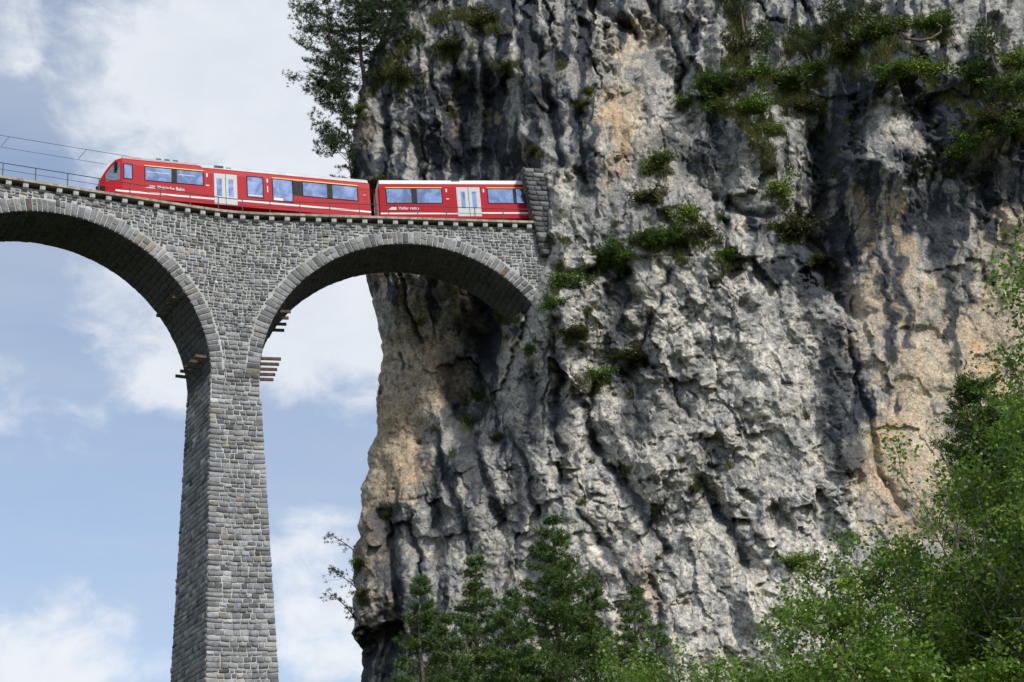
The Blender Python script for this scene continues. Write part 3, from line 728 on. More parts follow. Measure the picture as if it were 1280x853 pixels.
# --- relief (metres towards the viewer)
diag = (X_ * .86 - Z_ * .5, X_ * .5 + Z_ * .86)         # grain running from upper left to lower right
wx = X_ + .8 * fbm(X_ * .3, Z_ * .3, 2, seed=11); wz_ = Z_ + .8 * fbm(X_ * .3, Z_ * .3, 2, seed=12)
D = np.zeros(U.shape)
D += 1.5 * fbm(wx / 9., wz_ / 11., 3, seed=21)
rv = ridged(wx / 3.4, wz_ / 9.5, 4, seed=31)            # upright ribs
rd = ridged((wx * .80 + wz_ * .60) / 2.6, (-wx * .60 + wz_ * .80) / 6., 4, seed=41)   # slanting ribs
ribw = np.clip(.25 + .75 * left + .5 * (1 - sstep(250, 330, Vp)), 0, 1)
rib = fbm(X_ / 2.3, Z_ / 8., 4, .52, seed=31); rbd = fbm((wx * .80 + wz_ * .60) / 1.7, (-wx * .60 + wz_ * .80) / 4.2, 4, .55, seed=41)
gate = sstep(-.1, .35, fbm(wx / 4., wz_ / 6., 3, seed=45))
crk = (1 - sstep(0, .10, np.abs(perlin(wx / 2.6, wz_ / 8.5, 46)))) * gate; crd = (1 - sstep(0, .08, np.abs(perlin((wx * .75 + wz_ * .65) / 2.4, (-wx * .65 + wz_ * .75) / 5., 47)))) * gate
rib2 = fbm(X_ / 4.2, Z_ / 13., 3, .45, seed=33)
D += rough * (rib2 * 1.7 * ribw + rib * .35 * ribw + rbd * .22 * center)
fx = X_ + .22 * fbm(X_ * .8, Z_ * .8, 3, seed=13); fz = Z_ + .22 * fbm(X_ * .8, Z_ * .8, 3, seed=14)
sx = np.where(center > .5, .35, .12); fxs = fx + sx * fz      # joints lean with the grain
f1, j1 = facets(fxs / 2.7, fz / 4.2, 51, 1.7); f2, j2 = facets(fxs / 1.05, fz / 1.6, 61, 1.9); f3, j3 = facets(fxs / .45, fz / .62, 71, 2.); f4, j4 = facets(fx / .23, fz / .28, 73, 2.)
f0, j0 = facets(fxs / 5.5, fz / 8.5, 49, 1.7)
qm = sstep(-.30, .45, fbm(X_ / 5.5 + 9, Z_ / 5.5, 3, seed=57)); rough = rough * (.40 + .60 * qm)       # calm faces between broken ones
s1 = slabs(fxs / 3.6, fz / 6.5, 151, 1.5); s2 = slabs(fxs / 1.35, fz / 2.3, 161, 1.6); s3 = slabs(fx / .55, fz / .8, 171, 1.5)
rh = np.maximum(rough, .45 * (1 - .62 * smoothR - .5 * scar))
D += rh * (1.55 * s1 + .40 * s2) + rough * .20 * s3
D += rough * (1.9 * f0 + .40 * f1 + .17 * f2) + np.maximum(rough, .35) * ((.22 * f3 + .11 * f4) + .036 * perlin(X_ / .15, Z_ / .15, 99))
D -= rough * (.22 * (1 - sstep(.0, .10, j1)) * (perlin(wx / 2, wz_ / 2, 81) > -.05) + .08 * (1 - sstep(0, .09, j2)) * (perlin(wx, wz_, 82) > 0))
D += rough * .16 * fbm(wx / 1.6, wz_ / 1.9, 6, .6, seed=91) + (.35 + .65 * rough) * .085 * fbm(X_ / .5, Z_ / .5, 4, .65, seed=95)
D += .0 * (ridged(X_ / .8, Z_ / 1.1, 3, seed=97) - .5) * rough
# pockets eaten into the face, sharp upper lip
pk = np.zeros(U.shape)
pn = fbm(wx / 1.5, wz_ / 1.2, 3, seed=111); pk = sstep(.38, .62, pn); D -= pk * .30 * rough * (.4 + .6 * center)
PITN = fbm(X_ / 1.3, Z_ / 1.3, 4, .6, seed=118)
def pit(cx, cy, rx, ry, dep, ang=0.):
    global D
    a = R_(ang); du = (wu - cx) * .6 + (U - cx) * .4; dv = (wv - cy) * .6 + (Vp - cy) * .4
    x = (du * math.cos(a) + dv * math.sin(a)) / rx; y = (-du * math.sin(a) + dv * math.cos(a)) / ry
    r = np.sqrt(x * x + y * y) + .34 * PITN; k = (1 - sstep(.55, 1.05, r)) * np.clip(.62 - .55 * y, .12, 1.15)
    D = D - dep * k
def groove(pts, w, dep):
    global D
    d = seg_dist(.5 * wu + .5 * U, .5 * wv + .5 * Vp, pts); k = np.exp(-(d / w) ** 2); D = D - dep * k; return k
pit(800, 88, 56, 88, 1.9, -14); pit(1118, 158, 62, 58, 2.1); pit(1190, 245, 75, 50, 1.5, 20); pit(1243, 42, 24, 20, 1.6); pit(1255, 235, 45, 62, 1.3)
pit(1035, 352, 34, 32, 1.7); pit(795, 492, 34, 46, 1.6); pit(772, 385, 26, 52, 1.7, 8); pit(905, 350, 32, 11, 1.1, -25); pit(932, 386, 16, 15, .9); pit(895, 566, 38, 24, 1.5, 18); pit(925, 640, 30, 22, 1.2); pit(977, 655, 18, 32, 1.3)
pit(950, 746, 16, 15, 1.1); pit(748, 626, 20, 13, .9); pit(1000, 305, 32, 26, .8); pit(900, 120, 26, 20, .7); pit(870, 30, 24, 36, 1.0); pit(735, 40, 22, 34, 1.0, -20); pit(690, 90, 22, 50, 1.1); pit(655, 222, 14, 22, 1.3)
pit(722, 230, 22, 28, 1.2); pit(600, 205, 20, 26, .9); pit(545, 195, 16, 40, .8); pit(484, 806, 44, 26, 4.6); pit(820, 660, 16, 26, .7); pit(860, 455, 22, 14, .6); pit(700, 500, 12, 30, .8); pit(655, 500, 12, 40, .8); pit(1080, 470, 14, 16, .4); pit(1150, 420, 34, 12, .4)
DG = np.zeros(U.shape)
for pts, w, dep in [([(672, 50), (678, 110), (690, 150), (700, 205)], 9, 1.6), ([(716, 130), (722, 180), (735, 222)], 7, 1.1), ([(744, 0), (775, 22), (792, 36)], 8, 1.4), ([(805, -10), (843, 40), (856, 78), (850, 112)], 6, 1.5), ([(478, 130), (481, 180), (476, 220)], 7, 1.), ([(517, 165), (521, 220)], 7, 1.), ([(573, 160), (580, 225)], 9, 1.2),
    ([(530, 60), (545, 110), (560, 150)], 5, .7), ([(600, 40), (612, 100), (606, 160), (615, 218)], 8, 1.1), ([(640, 0), (650, 60), (655, 120)], 5, .8), ([(560, 100), (600, 108), (640, 98)], 5, .7), ([(1022, 165), (1030, 230), (1022, 290), (1045, 350), (1062, 385)], 15, 2.6), ([(1060, 400), (1070, 470), (1100, 590), (1130, 640)], 5, .7),
    ([(880, 600), (905, 650), (938, 705)], 9, 1.), ([(740, 560), (790, 620), (832, 690)], 8, .9), ([(690, 330), (730, 350), (765, 330)], 6, .8), ([(840, 340), (800, 440), (860, 520)], 5, .5), ([(720, 640), (760, 690), (790, 740)], 6, .6), ([(830, 690), (812, 730), (828, 770)], 6, .7),
    ([(612, 350), (606, 400), (598, 460), (588, 525)], 17, 2.4), ([(560, 470), (576, 530), (602, 590), (622, 655)], 9, 1.3), ([(540, 545), (560, 600), (582, 665)], 7, 1.), ([(640, 540), (662, 600), (668, 650)], 6, .9), ([(505, 345), (515, 390), (522, 425)], 5, .7), ([(690, 400), (700, 470), (690, 540), (705, 600)], 7, 1.), ([(735, 470), (728, 520), (742, 560)], 6, .8),
    ([(480, 640), (492, 720), (500, 780)], 9, 1.2), ([(515, 660), (525, 730)], 6, .8), ([(1238, 240), (1258, 300), (1230, 345)], 5, .5), ([(900, 240), (925, 262), (960, 270)], 6, .8)]:
    DG = np.maximum(DG, groove(pts, w, dep))
for pts, w, dep in [([(1046, 420), (1044, 500), (1062, 580)], 20, 1.2), ([(462, 690), (460, 760)], 20, 1.0), ([(860, 60), (868, 120)], 10, .6), ([(590, 540), (620, 620)], 10, .6), ([(800, 130), (1, 1)][:1] * 2, 1, 0)]:
    if dep: groove(pts, w, -dep)
# --- mineral skin: grey, pale, dark algae streaks, tan and orange iron stain
def mixc(a, b, k): return a * (1 - k[..., None]) + np.asarray(b) * k[..., None]
n_big = fbm(wx / 3., wz_ / 3.6, 5, .6, seed=201); n_fine = fbm(X_ / .55, Z_ / .7, 4, .65, seed=202); _sx = X_ + .16 * fbm(X_ * .9, Z_ * .5, 3, seed=205) + .25 * fbm(X_ * .2, Z_ * .15, 2, seed=206); n_str = .65 * fbm(_sx / .62, Z_ / 6.5, 3, .55, seed=203) + .5 * fbm(_sx / 1.5, Z_ / 7.5, 3, .5, seed=207) + .15 * fbm(X_ / .5, Z_ / .8, 3, .6, seed=208); n_dg = fbm((wx * .8 + wz_ * .6) / .7, (-wx * .6 + wz_ * .8) / 2.2, 4, .6, seed=204)
C = np.zeros(U.shape + (3,)) + np.array([.30, .297, .285])
pale = sstep(-.25, .5, .5 * n_big + .55 * n_dg + .35 * n_fine + .25 * center - .15); C = mixc(C, (.615, .575, .495), pale * .94)
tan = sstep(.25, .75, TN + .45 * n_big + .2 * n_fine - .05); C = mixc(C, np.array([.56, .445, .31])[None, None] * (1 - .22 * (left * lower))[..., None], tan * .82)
strk = sstep(.15, .5, n_str + .2 * n_fine) * left * .7 * np.clip(1.1 - TN, 0, 1); C = mixc(C, (.50, .455, .375), strk)
cream = sstep(.3, .8, TN * .6 + .5 * n_dg + .35 * n_fine); C = mixc(C, (.50, .435, .34), cream * .62)
org = np.zeros(U.shape)
for pts, w, k in [([(762, 110), (770, 165), (772, 205)], 11, .6), ([(1228, 430), (1243, 490), (1250, 540)], 13, .95), ([(1205, 470), (1215, 540)], 9, .6), ([(1075, 250), (1090, 310)], 13, .55), ([(1122, 265), (1137, 335)], 7, .7), ([(1105, 545), (1130, 620)], 28, .45), ([(540, 430), (555, 480)], 18, .5), ([(480, 520), (500, 600)], 30, .5), ([(610, 130), (612, 150)], 6, .6), ([(558, 120), (566, 160)], 6, .5), ([(455, 150), (450, 185)], 7, .5), ([(1110, 170), (1135, 178)], 10, .4), ([(800, 700), (815, 760)], 10, .4), ([(580, 370), (585, 420)], 12, .45)]:
    org = np.maximum(org, k * (1 - sstep(.5, 1.5, seg_dist(wu, wv, pts) / w - .5 * n_fine)))
org = org * sstep(-.55, .25, n_fine + .5 * n_str); C = mixc(C, (.47, .315, .165), org)
for pts, w, k in [([(690, 330), (662, 420), (645, 490)], 15, .7), ([(695, 240), (690, 300)], 20, .6), ([(1118, 120), (1122, 165)], 15, .95), ([(1075, 130), (1078, 145)], 8, .7), ([(830, 120), (815, 160)], 22, .6), ([(840, 345), (830, 420)], 26, .45), ([(950, 480), (930, 500)], 18, .5), ([(640, 590), (665, 660)], 14, .5), ([(790, 560), (770, 640)], 22, .4), ([(1100, 25), (1190, 40)], 12, .6), ([(490, 380), (500, 330)], 8, .3)]:
    C = mixc(C, (.50, .475, .43), k * (1 - sstep(.4, 1.5, seg_dist(wu, wv, pts) / w - .6 * n_fine)))
dk = sstep(.0, .24, DK - .50 + .36 * n_big + .62 * n_str * (1 - .7 * center) + .30 * n_dg * center + .22 * n_fine)
for pts, w, k in [([(1085, 215), (1092, 290), (1108, 350), (1113, 440)], 9, 1), ([(1110, 280), (1126, 350), (1137, 425)], 7, .9), ([(1120, 190), (1160, 280), (1180, 350)], 15, .85), ([(1150, 240), (1168, 325)], 7, 1), ([(1185, 370), (1195, 440), (1202, 475)], 7, .95), ([(1205, 325), (1216, 375)], 5, .8), ([(1042, 425), (1046, 500), (1062, 580)], 19, .9), ([(1190, 220), (1236, 290), (1262, 325)], 6, .9),
    ([(995, 310), (1015, 350)], 32, .85), ([(780, 465), (802, 525)], 22, .9), ([(768, 345), (775, 415)], 18, .9), ([(1062, 125), (1110, 108), (1185, 125)], 16, .9), ([(1060, 150), (1072, 235)], 15, .85), ([(1150, 140), (1190, 160)], 14, .8), ([(562, 450), (568, 520), (592, 605)], 15, .9), ([(540, 595), (552, 690)], 12, .7), ([(482, 640), (492, 730)], 20, .85), ([(462, 680), (470, 720)], 16, .5), ([(612, 370), (604, 450)], 20, .95), ([(656, 460), (662, 545)], 11, .8), ([(702, 520), (706, 605)], 9, .7), ([(860, 470), (830, 520)], 16, .5), ([(880, 570), (905, 580)], 16, .55), ([(900, 180), (860, 200)], 22, .75), ([(830, 170), (880, 190)], 16, .7), ([(690, 60), (690, 160)], 12, .8), ([(1200, 200), (1260, 230)], 22, .8), ([(720, 175), (735, 235)], 9, .8), ([(640, 590), (650, 650)], 7, .6)]:
    dk = np.maximum(dk, k * (1 - sstep(.5, 1.45, seg_dist(wu * .7 + U * .3, wv, pts) / w - .75 * n_fine - .55 * n_str)))
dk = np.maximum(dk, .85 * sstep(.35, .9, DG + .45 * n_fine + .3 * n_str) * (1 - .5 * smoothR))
dk = dk * (1 - .8 * org) * (1 - .88 * np.exp(-(((wu - 1119) / 24) ** 2 + ((wv - 152) / 38) ** 2) ** 2)) * (1 - .6 * np.exp(-(((wu - 1090) / 8) ** 2 + ((wv - 165) / 30) ** 2)))
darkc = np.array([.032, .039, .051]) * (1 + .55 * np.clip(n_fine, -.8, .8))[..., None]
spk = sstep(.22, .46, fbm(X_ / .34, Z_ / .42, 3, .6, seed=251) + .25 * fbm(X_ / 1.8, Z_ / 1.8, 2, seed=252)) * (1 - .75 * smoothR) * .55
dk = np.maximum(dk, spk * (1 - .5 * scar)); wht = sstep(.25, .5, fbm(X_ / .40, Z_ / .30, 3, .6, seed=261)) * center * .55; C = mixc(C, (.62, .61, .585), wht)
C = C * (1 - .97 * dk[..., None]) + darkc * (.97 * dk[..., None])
brn = sstep(.55, .8, fbm(X_ / 1.3, Z_ / 1.6, 4, .6, seed=231) + .1) * .5; C = mixc(C, (.15, .12, .075), brn * (1 - smoothR) * .7)
C *= (1 + .28 * np.clip(n_fine, -1, 1) * (.6 + .4 * rough) + .16 * fbm(X_ / .16, Z_ / .2, 2, .6, seed=240))[..., None]

# --- the surface in space; relief moves along a fixed direction out of the wall
NRM = np.array([-.10, -.93, -.36]); NRM = NRM / np.linalg.norm(NRM)
base = ref(U, Vp, Y)
keep = 1 - np.exp(-(((U - 640) / 45) ** 2 + ((Vp - 250) / 75) ** 2) ** 2) * .75        # quieter beside the track
keep *= 1 - .6 * np.exp(-(((U - 672) / 28) ** 2 + ((Vp - 330) / 60) ** 2) ** 2)
D = np.clip(D * keep, -6., 2.6)
D -= 1.5 * np.exp(-((U - 640) / 16) ** 2 - ((Vp - 210) / 16) ** 2)
D += 1.0 * np.exp(-(seg_dist(U, Vp, [(652, 168), (668, 190), (684, 235), (690, 290)]) / 9) ** 2) + .8 * np.exp(-(seg_dist(U, Vp, [(660, 172), (690, 200), (702, 260)]) / 8) ** 2)
P = base + D[..., None] * NRM
P[..., 0] += .20 * fbm(X_ / 1.2, Z_ / 1.2, 3, seed=401) * keep
NB = 16
wrap = np.zeros((NR, NB, 3))                              # the wall turns the corner and runs back behind its left edge
for k in range(NB):
    t = (NB - k) / NB; wrap[:, k] = P[:, 0] + np.array([3.5 * t * t, 26 * t ** 1.3, 0]) + (np.stack([perlin(vv / 40., np.full(NR, k * .7), 9) * .8 * t] * 3, -1))
FULL = np.concatenate([wrap, P], 1); CF = np.concatenate([np.repeat(C[:, :1], NB, 1), C], 1)
topb = FULL[:1] + np.array([0, 40., 6.]); FULL = np.concatenate([topb, FULL], 0); CF = np.concatenate([CF[:1] * 0 + np.array([.06, .07, .03]), CF], 0)
NRR, NCC = FULL.shape[:2]
idx = np.arange(NRR * NCC).reshape(NRR, NCC)
FF = np.stack([idx[:-1, :-1], idx[1:, :-1], idx[1:, 1:], idx[:-1, 1:]], -1).reshape(-1, 4)
# rock coloured moss and soil where plants grow is added below through CF before the mesh is made
CPU, CPV = project(P.reshape(-1, 3)); PF = P.reshape(-1, 3)
def on_cliff(px, py, r=3.):
    m = np.where((np.abs(CPU - px) < r) & (np.abs(CPV - py) < r))[0]
    if len(m) == 0: return on_cliff(px, py, r * 2)
    k = m[np.argmin(PF[m, 1])]; return PF[k].copy(), k
#PART5
# ------------------------------------------------------------------ plants
def frames(n, up=.0):
    a = rng.normal(size=(n, 3)); a[:, 2] += up; return a / np.linalg.norm(a, axis=1, keepdims=True)
def leaf_quads(cen, nrm, ln, wd, col, droop=0.):
    """one kite-shaped leaf folded along its middle per centre: 4 points, 2 triangles"""
    n = len(cen); r = frames(n); t = np.cross(nrm, r); t /= np.linalg.norm(t, axis=1, keepdims=True) + 1e-9; b = np.cross(nrm, t)
    ln = np.asarray(ln).reshape(-1, 1); wd = np.asarray(wd).reshape(-1, 1)
    V = np.stack([cen - t * ln * .5, cen + b * wd * .5 + nrm * wd * .15, cen + t * ln * .5, cen - b * wd * .5 + nrm * wd * .15], 1).reshape(-1, 3)
    F = np.arange(n * 4).reshape(n, 4); return V, F, np.repeat(col, 4, 0)
def needle_tris(cen, dirs, ln, wd, col):
    n = len(cen); r = frames(n); b = np.cross(dirs, r); b /= np.linalg.norm(b, axis=1, keepdims=True) + 1e-9
    V = np.stack([cen - b * wd * .5, cen + b * wd * .5, cen + dirs * np.asarray(ln).reshape(-1, 1)], 1).reshape(-1, 3)
    return V, np.arange(n * 3).reshape(n, 3), np.repeat(col, 3, 0)
def leafcol(n, base, var=.25, yellow=.12):
    base = np.array(base); k = np.exp(rng.normal(0, var, (n, 1))); c = base * k
    y = rng.random((n, 1)) < yellow; c = np.where(y, c * np.array([1.5, 1.25, .9]), c); return np.clip(c, .004, .5)
def unit(v): return v / (np.linalg.norm(v) + 1e-9)

def pine_meshes(seed, H, rad, lean=(0, 0), base_clear=.12, density=1.9, conic=.8, green=(.030, .055, .018), side=None, tl=.17, gappy=.25, spacing=1., tip=0.):
    """trunk mesh with limbs, crown mesh of needle tufts along the limbs"""
    global rng
    rng = np.random.default_rng(seed); tr = MB(); cen = []; dr = []; 
    axis = lambda h: np.array([lean[0] * (h / H) ** 1.5 + .10 * math.sin(h * .9 + seed), lean[1] * (h / H) ** 1.5 + .10 * math.cos(h * .7 + seed), h])
    tr.tube([tuple(axis(h)) for h in np.linspace(0, H * .98, 12)], [max(.015, .016 * H * (1 - h / H) ** .8 + .012) for h in np.linspace(0, H * .98, 12)], 7)
    h = H * base_clear
    while h < H * .99:
        f = (h / H - base_clear) / (1 - base_clear)
        prof = (1 - f) ** conic * min(1, .45 + f * 3.2)
        for k in range(rng.integers(4, 7)):
            if rng.random() < gappy * .5: continue
            az = rng.uniform(0, 2 * np.pi); L = rad * prof * rng.uniform(.55, 1.18) + .25
            d = np.array([math.cos(az), math.sin(az), rng.uniform(-.05, .55)])
            if side is not None: L *= max(.25, 1 + 1.1 * (math.cos(az) * side[0] + math.sin(az) * side[1]))
            p0 = axis(h); pts = [p0]; 
            for j in range(1, 6):
                d = unit(d + np.array([rng.normal(0, .12), rng.normal(0, .12), .05 + rng.normal(0, .07)])); pts.append(pts[-1] + d * L / 5)
            if L > .35: tr.tube([tuple(p) for p in pts], [max(.006, .012 * L * (1 - j / 6.)) for j in range(6)], 3, caps=False)
            for j in range(1 + int(tip * 2.5), 6):
                seg = pts[j] - pts[j - 1]
                nt = max(1, int((1.0 + 5.2 * L * (.35 + .65 * j / 5)) * density * .5))
                for _ in range(nt):
                    if rng.random() < gappy: continue
                    sidev = np.cross(seg, [0, 0, 1]); sidev = unit(sidev)
                    tw = pts[j - 1] + seg * rng.random() + sidev * rng.normal(0, .16 + .12 * L * (1 - abs(j - 3) / 5)) + np.array([0, 0, rng.normal(0.02, .06)])
                    cen.append(tw); dr.append(unit(seg) * .6 + sidev * rng.normal(0, .5) + np.array([0, 0, .35]))
        h += rng.uniform(.26, .44) * (.7 + H / 40) * spacing
    cen.append(axis(H)); dr.append(np.array([0, 0, 1.]))
    cen = np.array(cen); dr = np.array(dr); m = 11
    tc = leafcol(len(cen), green, .30, .10)
    c2 = np.repeat(cen, m, 0) + rng.normal(0, .042, (len(cen) * m, 3)); d2 = np.repeat(dr, m, 0) + rng.normal(0, .75, (len(cen) * m, 3)); d2 /= np.linalg.norm(d2, axis=1, keepdims=True)
    col = np.repeat(tc, m, 0) * np.exp(rng.normal(0, .16, (len(c2), 1)))
    V, F, Cc = needle_tris(c2, d2, rng.uniform(.7, 1.25, len(c2)) * tl, .042, col)
    return tr.mesh('trunk', M['bark'], smooth=True), mesh_np('crown', V, F, M['needle'], col=Cc)
def broad_meshes(seed, H, spread, leaf=.065, nleaf=14000, green=(.112, .192, .034), lean=(0, 0), fork=.22, bark='bark'):
    global rng
    rng = np.random.default_rng(seed); tr = MB(); tips = []
    def grow(p, d, L, r, lev):
        pts = [p]; n = 5
        for j in range(n):
            d = unit(d + rng.normal(0, .11 + .03 * lev, 3) + np.array([0, 0, .05])); pts.append(pts[-1] + d * L / n)
        tr.tube([tuple(q) for q in pts], [max(.004, r * (1 - .12 * j)) for j in range(n + 1)], 6 if lev < 2 else 3, caps=False)
        if lev >= 2:
            for q in pts[2:]: tips.append((q, d, L))
        if lev >= 4: return
        kids = rng.integers(3, 6) if lev else rng.integers(8, 12)
        for k in range(kids):
            t = rng.uniform(.3 if lev else fork, 1.); i = min(n - 1, int(t * n)); q = pts[i] + (pts[i + 1] - pts[i]) * (t * n - i)
            a = rng.normal(0, 1, 3); a = unit(a - d * (a @ d)); nd = unit(d * rng.uniform(.35, .8) + a * rng.uniform(.6, 1.) * spread + np.array([0, 0, .12]))
            grow(q, nd, L * rng.uniform(.42, .62) * (1.0 - .25 * t if lev == 0 else 1), r * (.5 if lev else .42), lev + 1)
        if lev < 3: grow(pts[-1], d, L * .5, r * .45, lev + 1)
    grow(np.zeros(3), unit(np.array([lean[0], lean[1], 1.])), H * .68, .012 * H + .02, 0)
    tp = np.array([t[0] for t in tips]); k = rng.integers(0, len(tp), nleaf); sc = H / 9.
    cl = rng.normal(0, 1., (len(tp), 1)) * .18
    cen = tp[k] + rng.normal(0, .13 * sc, (nleaf, 3)); nr = frames(nleaf, .9)
    col = leafcol(nleaf, green, .22, .2) * np.exp(cl[k])
    V, F, Cc = leaf_quads(cen, nr, rng.uniform(.75, 1.25, nleaf) * leaf * 1.25, rng.uniform(.75, 1.2, nleaf) * leaf * .9, col)
    return tr.mesh('trunk', M[bark], smooth=True), mesh_np('crown', V, F, M['leaf'], col=Cc)
def shrub_meshes(seed, kind):
    """unit shrub about 2 m across: stems and foliage"""
    global rng
    rng = np.random.default_rng(seed); st = MB(); cen = []; 
    for k in range(11):
        az = rng.uniform(0, 6.28); d = unit(np.array([math.cos(az), math.sin(az), rng.uniform(-.15, 1.3)])); L = rng.uniform(.35, 1.15); p = np.zeros(3); pts = [p]
        for j in range(4): d = unit(d + rng.normal(0, .2, 3)); pts.append(pts[-1] + d * L / 4)
        st.tube([tuple(q) for q in pts], [.03, .022, .016, .011, .006], 4, caps=False)
        for q in pts[1:]:
            for _ in range(9): cen.append(q + rng.normal(0, .17, 3) * np.array([1, 1, .75]))
    cen = np.array(cen)
    if kind == 'needle':
        m = 16; c2 = np.repeat(cen, m, 0) + rng.normal(0, .07, (len(cen) * m, 3)); d2 = frames(len(c2), .7)
        col = np.repeat(leafcol(len(cen), (.066, .108, .026), .35, .15), m, 0) * np.exp(rng.normal(0, .2, (len(c2), 1)))
        V, F, Cc = needle_tris(c2, d2, rng.uniform(.12, .24, len(c2)), .05, col); mt = 'needle'
    else:
        m = {'leafy': 7, 'light': 4, 'heath': 9}[kind]; g = {'leafy': (.085, .14, .028), 'light': (.13, .19, .04), 'heath': (.058, .062, .026)}[kind]
        c2 = np.repeat(cen, m, 0) + rng.normal(0, .09, (len(cen) * m, 3)); col = np.repeat(leafcol(len(cen), g, .35, .15), m, 0) * np.exp(rng.normal(0, .25, (len(c2), 1)))
        V, F, Cc = leaf_quads(c2, frames(len(c2), .7), rng.uniform(.08, .15, len(c2)), rng.uniform(.06, .10, len(c2)), col); mt = 'shrubleaf'
    return st.mesh('stems', M['bark'], smooth=True), mesh_np('foliage', V, F, M[mt], col=Cc)
def plant(name, label, cat, meshes, loc, scale=(1, 1, 1), rz=0., group=None, tilt=(0, 0), names=('trunk', 'crown')):
    root = empty(name, tuple(loc)); root.scale = scale; root.rotation_euler = (tilt[0], tilt[1], rz); tag(root, label, cat, group)
    link(names[0], meshes[0], root); link(names[1], meshes[1], root); return root

# ledge shrubs: pixel of the foot, width in pixels, height share, kind, label
SV = {k: [shrub_meshes(900 + i * 7 + sum(map(ord, k)), k) for i in range(2)] for k in ('needle', 'leafy', 'light', 'heath')}
SHRUBS = [
 (668, 188, 26, .8, 'heath', 'small brown-green shrub at the head of the tunnel masonry'), (737, 112, 22, .8, 'needle', 'lone dwarf pine clinging to the rock left of the pale scar'), (728, 128, 24, .6, 'heath', 'dry tuft hanging below the lone dwarf pine'),
 (822, 205, 44, 1.25, 'needle', 'upright dark pine bush above the brown mossy knob'), (815, 248, 44, .75, 'heath', 'brown mossy cushion hanging on a rounded knob'), (862, 268, 40, 1.3, 'light', 'airy light green bush rising over the long green ledge'),
 (815, 300, 46, .8, 'needle', 'pine bush at the left part of the long green ledge'), (850, 300, 58, .85, 'needle', 'broad dark green bush in the middle of the long green ledge'), (882, 292, 44, .9, 'heath', 'brownish bush at the right end of the long green ledge'), (768, 322, 52, .9, 'needle', 'dwarf pine leaning left over the dark hollow'), (745, 335, 26, .8, 'leafy', 'small leafy bush under the leaning dwarf pine'),
 (910, 320, 44, .6, 'leafy', 'low green mat on the ledge right of the long green ledge'), (688, 302, 17, 1.2, 'needle', 'tiny pine sapling just right of the viaduct end'), (704, 350, 44, 1.1, 'leafy', 'tallest leafy bush below the viaduct end'), (690, 375, 32, .8, 'leafy', 'bushy tuft low on the white rib below the viaduct end'), (718, 418, 40, .65, 'heath', 'round brown moss cushion left of the dark hollow'),
 (745, 472, 44, 1.1, 'leafy', 'green bush over the grey overhang in mid cliff'), (790, 446, 44, .45, 'heath', 'flat dry mat right of the green bush in mid cliff'), (662, 436, 20, .9, 'leafy', 'little bush on the rib under the arch foot'), (628, 392, 36, .9, 'light', 'pale dry bush against the foot of the arch'),
 (596, 498, 30, 1.6, 'needle', 'slender small conifer in the dark gully under the arch'), (588, 525, 32, .8, 'light', 'light bush at the foot of the gully conifer'), (622, 545, 20, .7, 'heath', 'mossy streak tuft beside the gully'), (470, 230, 34, .7, 'heath', 'dry cushion behind the joint of the two carriages'),
 (892, 110, 60, 1.0, 'needle', 'dark bush left of the wooded gully top'), (898, 128, 44, .8, 'leafy', 'leafy bush below the dark bush of the wooded gully'), (858, 128, 30, .8, 'needle', 'small pine bush by the right rim of the pale scar'), (925, 60, 60, 1.0, 'heath', 'olive bush high in the wooded gully'), (940, 135, 58, .9, 'leafy', 'bush in the middle of the wooded gully'), (985, 108, 74, .8, 'needle', 'spreading pine bush leaning left from the wooded gully'), (955, 88, 55, .8, 'leafy', 'green bush behind the spreading pine bush'),
 (1015, 90, 60, .9, 'leafy', 'bush beside the thin bare trunk'), (1065, 62, 70, .8, 'heath', 'brown heath bush above the dark cave'), (1105, 45, 80, .9, 'needle', 'dark juniper-like bush above the curved dead branch'), (1150, 85, 70, .8, 'light', 'pale bush under the curved dead branch'), (1120, 92, 56, .7, 'leafy', 'low bush on the lip of the dark cave'), (1165, 30, 56, .8, 'leafy', 'bush at the top edge right of the dark bush'),
 (1222, 95, 66, 1., 'leafy', 'leafy bush right of the pale rock step, upper right'), (1258, 110, 62, 1.1, 'needle', 'dark pine bush at the upper right edge'), (1270, 75, 50, 1., 'light', 'light bush by the round hollow, upper right'), (1210, 182, 52, 1.0, 'leafy', 'round green bush below the sloping ledge, upper right'), (1240, 150, 66, .7, 'heath', 'dry mat on the sloping ledge, upper right'), (1265, 160, 48, .8, 'needle', 'bush hanging over the dark overhang, upper right'),
 (992, 285, 56, 1., 'heath', 'dark hanging bush beside the deep groove'), (975, 238, 46, 1.5, 'light', 'sparse light sapling left of the deep groove'), (1022, 325, 28, .8, 'heath', 'small brown tuft inside the deep groove'), (1010, 135, 50, .7, 'heath', 'brown tuft at the top of the deep groove'), (970, 160, 44, .8, 'light', 'pale bush on the grey wall below the wooded gully'),
 (505, 95, 50, .7, 'heath', 'mossy cushion under the pines, upper left'), (560, 62, 46, .6, 'heath', 'heath mat on the slope beside the pines, upper left'), (632, 80, 30, .6, 'heath', 'olive tuft in mid upper wall'), (610, 22, 50, .6, 'heath', 'olive mat on the top edge of the upper wall'), (572, 105, 18, .9, 'leafy', 'small green bush on the dark upper wall'), (450, 135, 30, 1., 'leafy', 'bush on the left shoulder below the pines'),
 (447, 705, 24, 1.0, 'leafy', 'bush on the left edge of the buttress'), (452, 745, 26, .9, 'heath', 'brownish bush low on the left edge of the buttress'), (485, 645, 20, .5, 'heath', 'moss tuft on the buttress face'), (676, 690, 30, .8, 'leafy', 'bush above the tallest of the foot pines'), (1000, 700, 40, 1., 'light', 'light bush at the foot of the white wall')]
GREEN = np.zeros(NR * NC)
